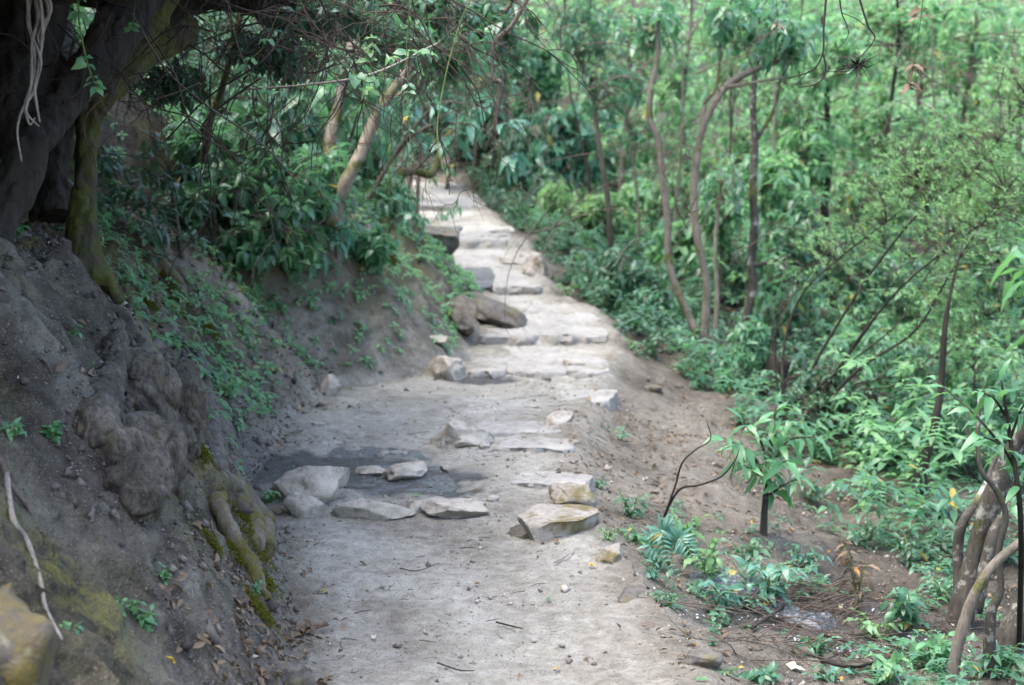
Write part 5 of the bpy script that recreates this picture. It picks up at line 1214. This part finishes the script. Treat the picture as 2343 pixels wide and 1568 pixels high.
# bank weeds
X, Y, Z = scatter(30000, -5.5, 0, 8.4, 27, lambda x, y, u, v: (u > .12) * patch(x, y, .9, 11) * np.interp(y, [8.4, 10, 11, 14, 17], [.35, .9, 1, 1, 1]) * np.where((u < .5) & (y > 10.8) & (y < 14.5), .3, 1) * (u < 3.2))
leafy('bank_weeds', X, Y, Z, .12, .07, 'leaf_bright', 5, .5)
X, Y, Z = scatter(9000, -5.5, -.5, 10.5, 24, lambda x, y, u, v: (u > .9) * patch(x, y, .7, 31) * .5)
leafy('bank_undergrowth', X, Y, Z, .5, .13, 'leaf_dark', 6, .36)
X, Y, Z = scatter(2600, -5, -.5, 5, 9.5, lambda x, y, u, v: (u > .1) * .05 * (patch(x, y, 1.2, 51) > .7))
leafy('bank_sprouts', X, Y, Z, .02, .03, 'leaf_near', 4, .6)
# right undergrowth
X, Y, Z = scatter(30000, .3, 13, 9.5, 31, lambda x, y, u, v: (v > np.interp(y, [9.5, 12, 14, 18], [1.7, 1.3, .6, .35])) * sstep(.35, .75, patch(x, y, .6, 71)) * .9)
leafy('hillside_undergrowth', X, Y, Z, .4, .12, 'leaf_mid', 6, .38)
X, Y, Z = scatter(14000, 1, 12, 10.5, 31, lambda x, y, u, v: (v > 2.0) * sstep(.5, .8, patch(x, y, .5, 91)) * .7)
leafy('hillside_weeds', X, Y, Z, .9, .15, 'leaf_bright', 6, .36)
X, Y, Z = scatter(13000, .6, 6, 5, 11, lambda x, y, u, v: (v > .15) * (patch(x, y, 1.1, 61) > .62) * np.interp(v, [0, 1, 2.5], [.25, .45, .7]) * np.where((y > 8.3) & (v < 1.6), .12, 1))
leafy('hillside_sprouts', X, Y, Z, .12, .055, 'leaf_mid', 5, .45)
X, Y, Z = scatter(16000, -.8, 5, 14, 33, lambda x, y, u, v: (v > .12) * (v < 2.2) * patch(x, y, .8, 95) * np.interp(y, [14, 16, 19], [.2, .7, 1]))
leafy('path_side_weeds', X, Y, Z, .35, .12, 'leaf_dark', 6, .42)
X, Y, Z = scatter(6000, -6, 0, 20, 33, lambda x, y, u, v: (u > .1) * (u < 4) * .8)
leafy('upper_bank_weeds', X, Y, Z, .5, .16, 'leaf_dark', 6, .4)
# dry grass and roots hair on the dark shelf
mb = MB()
X, Y, Z = scatter(1500, -4, -1.2, 5.5, 10, lambda x, y, u, v: (u > .75) * .8)
for x, y, z in zip(X, Y, Z):
    a = rl.uniform(0, 6.28); L = rl.uniform(.05, .2); d = np.array([math.cos(a), math.sin(a), rl.uniform(-.3, .5)])
    tube(mb, [(x, y, z), (x + d[0] * L * .5, y + d[1] * L * .5, z + .03 + d[2] * L * .5), (x + d[0] * L, y + d[1] * L, z + d[2] * L * .4)], [.0012, .001, .0006], 3, 4)
mb.build('dry_rootlets', M['twig'], kind='stuff')
# leaf litter
def litter(name, X, Y, L, mat, k=None):
    n = len(X); a = rl.uniform(0, 6.28, n); nr = unit(gnormals(X, Y) + .35 * rl.normal(size=(n, 3))); d = np.stack([np.cos(a), np.sin(a), np.zeros(n)], 1); d = unit(d - (d * nr).sum(1)[:, None] * nr)
    c = np.stack([X, Y, ground(X, Y) + rl.uniform(.004, .014, n)], 1)
    mb = MB(); mb.add(*leaf_geo(c, d, nr, L * rl.uniform(.5, 1.3, n), .42, rl.uniform(-.1, .3), .25)); return mb.build(name, M[mat], kind='stuff')
dn = lambda x, y, u, v: np.clip((v > -.12) * np.interp(v, [-.12, .1, .6, 3], [.25, .8, .55, .5]) + (u > -.25) * np.interp(u, [-.25, -.05, .12, .3, .8], [.0, .75, .9, .25, .25]) + ((u < -.2) & (v < -.2)) * .015, 0, 1)
X, Y, Z = scatter(34000, -3.2, 4.5, 5, 12.5, lambda x, y, u, v: dn(x, y, u, v) * patch(x, y, 1.6, 33) * .6)
litter('leaf_litter', X, Y, .042, 'leaf_dry')
X, Y, Z = scatter(1500, -3.2, 3.5, 5, 12.5, lambda x, y, u, v: dn(x, y, u, v) * patch(x, y, 2.0, 43) * .25)
litter('yellow_leaf_litter', X, Y, .034, 'leaf_yellow')
X, Y, Z = scatter(5000, -2.6, -.3, 5.0, 6.6, lambda x, y, u, v: (u > -.12) * (u < .40) * patch(x, y, 2.0, 13))
litter('bank_foot_litter', X, Y, .05, 'leaf_dry')
X, Y, Z = scatter(16000, .8, 10, 9, 26, lambda x, y, u, v: (v > .3) * patch(x, y, 1.0, 23) * .5)
litter('hillside_litter', X, Y, .06, 'leaf_dry')
# twigs and grit on the trodden ground
mb = MB()
X, Y, Z = scatter(9000, -2.6, 4, 5, 12, lambda x, y, u, v: np.where((u < 0) & (v < 0), .17, np.where(v > 0, .22, .03)) * patch(x, y, 1.4, 53))
for x, y, z in zip(X, Y, Z):
    a = rl.normal(0, .5) + (math.pi if rl.uniform() < .5 else 0); L = rl.uniform(.015, .09) * (2.2 if rl.uniform() < .08 else 1); r0 = rl.uniform(.0008, .0022)
    e = (x + math.cos(a) * L, y + math.sin(a) * L); m = ((x + e[0]) / 2 + rl.normal(0, .004), (y + e[1]) / 2 + rl.normal(0, .004))
    tube(mb, [(x, y, z + .004), (*m, gz(*m) + .007), (*e, gz(*e) + .004)], [r0, r0, r0 * .6], 3, 4)
mb.build('twig_litter', M['twig_dark'], kind='stuff')
def grit(name, X, Y, s, mat='grit'):
    n = len(X); o = np.array([[1, 0, 0], [-1, 0, 0], [0, 1, 0], [0, -1, 0], [0, 0, 1], [0, 0, -.6]]); f = np.array([[0, 2, 4], [2, 1, 4], [1, 3, 4], [3, 0, 4], [2, 0, 5], [1, 2, 5], [3, 1, 5], [0, 3, 5]])
    sz = s * rl.lognormal(0, .5, n); v = (o[None] * rl.uniform(.5, 1.2, (n, 6, 1)) + rl.normal(0, .15, (n, 6, 3))) * sz[:, None, None] + np.stack([X, Y, ground(X, Y) + .2 * sz], 1)[:, None]
    mb = MB(); mb.add(v.reshape(-1, 3), (f[None] + (np.arange(n) * 6)[:, None, None]).reshape(-1, 3)); return mb.build(name, M[mat], kind='stuff')
X, Y, Z = scatter(40000, -2.2, 4, 5, 13, lambda x, y, u, v: np.where((u < 0) & (v < 0), .42, .5) * patch(x, y, 2.2, 63))
grit('path_grit', X, Y, .0045)
X, Y, Z = scatter(1600, -1.6, 3.5, 5, 13, lambda x, y, u, v: patch(x, y, 1.8, 83) * np.where((u < 0) & (v < 0), .35, .5))
grit('path_pebbles', X, Y, .011)
X, Y, Z = scatter(26000, -3.2, -.6, 5, 12.5, lambda x, y, u, v: (u > 0) * .6)
grit('bank_crumbs', X, Y, .008, 'crumb')
X, Y, Z = scatter(3000, -3.2, -.6, 5, 13, lambda x, y, u, v: (u > -.05) * patch(x, y, 2.5, 73) * .6)
grit('bank_clods', X, Y, .02, 'crumb')
X, Y, Z = scatter(6000, .5, 4, 6.5, 8.5, lambda x, y, u, v: (np.exp(-(((x - 1.5) / .5) ** 2 + ((y - 7.35) / .22) ** 2))))
litter('gully_litter_glint', X, Y, .026, 'leaf_glint')
# moss tufts on the wet roots and ridges
def moss_at(name, centers, spread, n, L=.016):
    c = []
    for (px, py, s) in centers:
        p = np.array(B(px, py, .01)); q = p + rl.normal(0, 1, (n, 3)) * np.array([spread, spread, spread]) * s
        c.append(q)
    c = np.concatenate(c); c[:, 2] = np.maximum(ground(c[:, 0], c[:, 1]) + .004, np.minimum(c[:, 2], ground(c[:, 0], c[:, 1]) + .03))
    D = rand_dirs(len(c), rl) + np.array([.4, -.4, .6]); mb = MB(); mb.add(*small_leaf_geo(c, D, rand_dirs(len(c), rl), np.full(len(c), L) * rl.uniform(.6, 1.4, len(c)), .5)); return mb.build(name, M['moss'], kind='stuff')
moss_at('bank_moss', [(380, 625, 1), (405, 680, 1.1), (410, 720, .8), (330, 640, .7), (560, 1190, .8), (575, 1230, .9), (555, 1140, .5), (520, 1260, .7), (470, 1050, .6), (590, 1400, .6), (600, 1330, .6), (480, 1250, .4), (180, 560, .8), (890, 590, .9), (480, 760, .7), (340, 700, .6)], .05, 900)

# countable small things on the ground
def fallen(label, px, py, L, mat, seed, w=.4, name='fallen_leaf', lift=.012):
    r = np.random.default_rng(seed); p = hit(px, py); n = normal_at(p.x, p.y); a = r.uniform(0, 6.28); d = Vector((math.cos(a), math.sin(a), 0)); d = (d - n * d.dot(n)).normalized()
    m = big_leaf_mesh('fallen_leaf', w, r.uniform(-.2, .15), .3, .06, seed); m.materials.append(M[mat])
    o = put_leaf(None, m, np.array(p) + np.array(n) * lift, np.array(d), np.array(n) + r.normal(0, .25, 3), L, name)
    o['label'] = label; o['category'] = 'leaf'; o['kind'] = 'thing'; return o
for i, a in enumerate([('bright yellow leaf in the litter at the bank foot', 608 - 240, 1508, .055, 'leaf_yellow'), ('curled tan leaf on the dark shelf below the mossy tree', 240, 682, .10, 'leaf_dry'), ('torn brown leaf on the bank left of the burl', 195, 865, .09, 'leaf_dry'),
        ('long crumpled brown leaf hanging on the bank beside the burl', 220, 990, .13, 'leaf_dry'), ('small tan leaf above the curled leaf cluster on the left bank', 120, 860, .09, 'leaf_dry'), ('white petal-like leaf on the dirt below the gully', 1640, 1432, .055, 'leaf_pale'),
        ('pale long leaf lying at the lower right of the path', 1795, 1530, .085, 'leaf_pale'), ('pale leaf lying flat at the puddle\'s right rim', 1092, 1127, .07, 'leaf_pale'), ('green-yellow leaf stuck in the puddle', 962, 1140, .06, 'leaf_fine'), ('small yellow leaf near the path centre bottom', 1280, 1537, .045, 'leaf_yellow'),
        ('tan leaf lying on the path below its middle', 855, 1470, .065, 'leaf_pale'), ('little pale green leaf on the left half of the path', 748, 1362, .05, 'leaf_fine'), ('orange leaf on the litter at the right path rim', 1345, 1300, .05, 'leaf_yellow'), ('brown curled leaf beside the orange leaf at the rim', 1275, 1248, .07, 'leaf_dry'),
        ('yellow leaf on the bank foot litter beside the root', 655, 1100, .06, 'leaf_yellow'), ('white feather-like leaf at the gully litter\'s lower end', 1920, 1410, .06, 'leaf_pale'), ('large yellowed dead leaf caught on the gully twigs', 1745, 1390, .10, 'leaf_yellow'), ('reddish leaf on the litter below the gully rim', 1560, 1432, .055, 'leaf_dry'),
        ('green leaf lying on the trodden path right of centre', 1255, 1385, .045, 'leaf_near'), ('green oval leaf resting near the bottom path edge', 1590, 1562, .06, 'leaf_near')]):
    fallen(a[0], a[1], a[2], a[3], a[4], 900 + i)
def stick(label, a, r0, mat='twig_dark', lift=.02, seed=0):
    pts = [hit(*q) + Vector((0, 0, lift)) for q in a]; t = thing('fallen_stick', label, 'stick', pts[0])
    tube_obj('stem', [tuple(q - pts[0]) for q in pts], [r0, r0 * .8, r0 * .5], M[mat], t, 6, 20, .15, seed, 30); return t
for i, a in enumerate([('pale straw-coloured stick at the right path rim', [(1268, 1300), (1300, 1280), (1325, 1262)], .005, 'root_pale'), ('dark twig lying across the path bottom centre', [(1000, 1530), (1050, 1545), (1085, 1548)], .004, 'twig_dark'), ('short dark twig on the right half of the path', [(1135, 1435), (1165, 1442), (1195, 1450)], .005, 'twig_dark'),
        ('dark twig pair left of the path centre', [(915, 1312), (955, 1316), (1005, 1300)], .003, 'twig_dark'), ('long dark stick along the front of the gully', [(1700, 1400), (1800, 1440), (1900, 1470), (2010, 1500)], .010, 'twig_dark'), ('crossed dark stick in the gully brush', [(1720, 1450), (1790, 1400), (1850, 1370), (1930, 1330)], .009, 'twig_dark'),
        ('brown stick lying behind the crossed stick in the gully', [(1680, 1380), (1780, 1390), (1880, 1400), (2000, 1420)], .008, 'twig'), ('pale broken stick end in the gully brush', [(1850, 1345), (1875, 1335), (1900, 1322)], .010, 'root_pale'), ('dark root-like stick curving through the lower right brush', [(1850, 1470), (1880, 1520), (1960, 1540), (2030, 1510), (2060, 1480)], .009, 'twig_dark'),
        ('long thin brown twig reaching to the lichened trunk', [(1940, 1460), (2050, 1470), (2150, 1520)], .006, 'twig'), ('grey stick lying right of the second step', [(1450, 815), (1490, 800), (1525, 790)], .014, 'bark_pale')]):
    stick(a[0], a[1], a[2], a[3], seed=i)
mb = MB()
for i in range(170):
    p = hit(rl.uniform(1640, 2120), rl.uniform(1360, 1530)); a = rl.uniform(-.6, .9) + (math.pi if rl.uniform() < .3 else 0); L = rl.uniform(.1, .5)
    q = (p.x, p.y, p.z + rl.uniform(.01, .09)); e = (p.x + math.cos(a) * L, p.y + math.sin(a) * L * .6, gz(p.x + math.cos(a) * L, p.y + math.sin(a) * L * .6) + rl.uniform(.0, .14))
    m = tuple((np.array(q) + np.array(e)) / 2 + rl.normal(0, .03, 3)); r0 = rl.uniform(.002, .005); tube(mb, [q, m, e], [r0, r0 * .8, r0 * .4], 4, 6)
mb.build('gully_brushwood', M['twig'], kind='stuff')
# seedlings on the bank
for i, (px, py, L, lab) in enumerate([(455 - 240, 865, .035, 'tiny two-leaved seedling on the bank just left of the burl'), (165, 780, .04, 'little leafy tuft on the bank above the burl\'s left'), (275, 785, .035, 'small weed sprouting at the burl\'s top'), (480 - 205, 1405, .04, 'seedling low on the bank beside the brown leaf'),
        (345, 1440, .05, 'largest seedling near the foot of the bank'), (305, 1410, .035, 'seedling between two others near the bank foot'), (165, 1460, .05, 'seedling beside the pale stick\'s lower end'), (380, 1335, .04, 'seedling on the clay right of the bank\'s middle'), (582, 1355, .045, 'bright seedling clinging to the mossy root end'), (285, 655, .05, 'pale seedling at the mossy tree\'s root'),
        (120, 1010, .06, 'green sprout among brown leaves on the left bank'), (40, 540, .06, 'leafy clump on the shelf beside the leaning stem'), (620, 1150, .05, 'light green sprig between root and large flat block'), (550, 780, .07, 'trailing bright green weed on the dark bank face'), (585, 820, .07, 'leafy weed hanging on the bank face right of the trailing weed'), (30, 1000, .05, 'sprout at the left frame edge on the bank')]):
    herb(lab, px, py, 22 + 200 * L, 3 if L < .05 else 5, 3, L, 'leaf_near' if i % 3 else 'leaf_bright', 950 + i, 14 + 200 * L, .55, 'seedling')
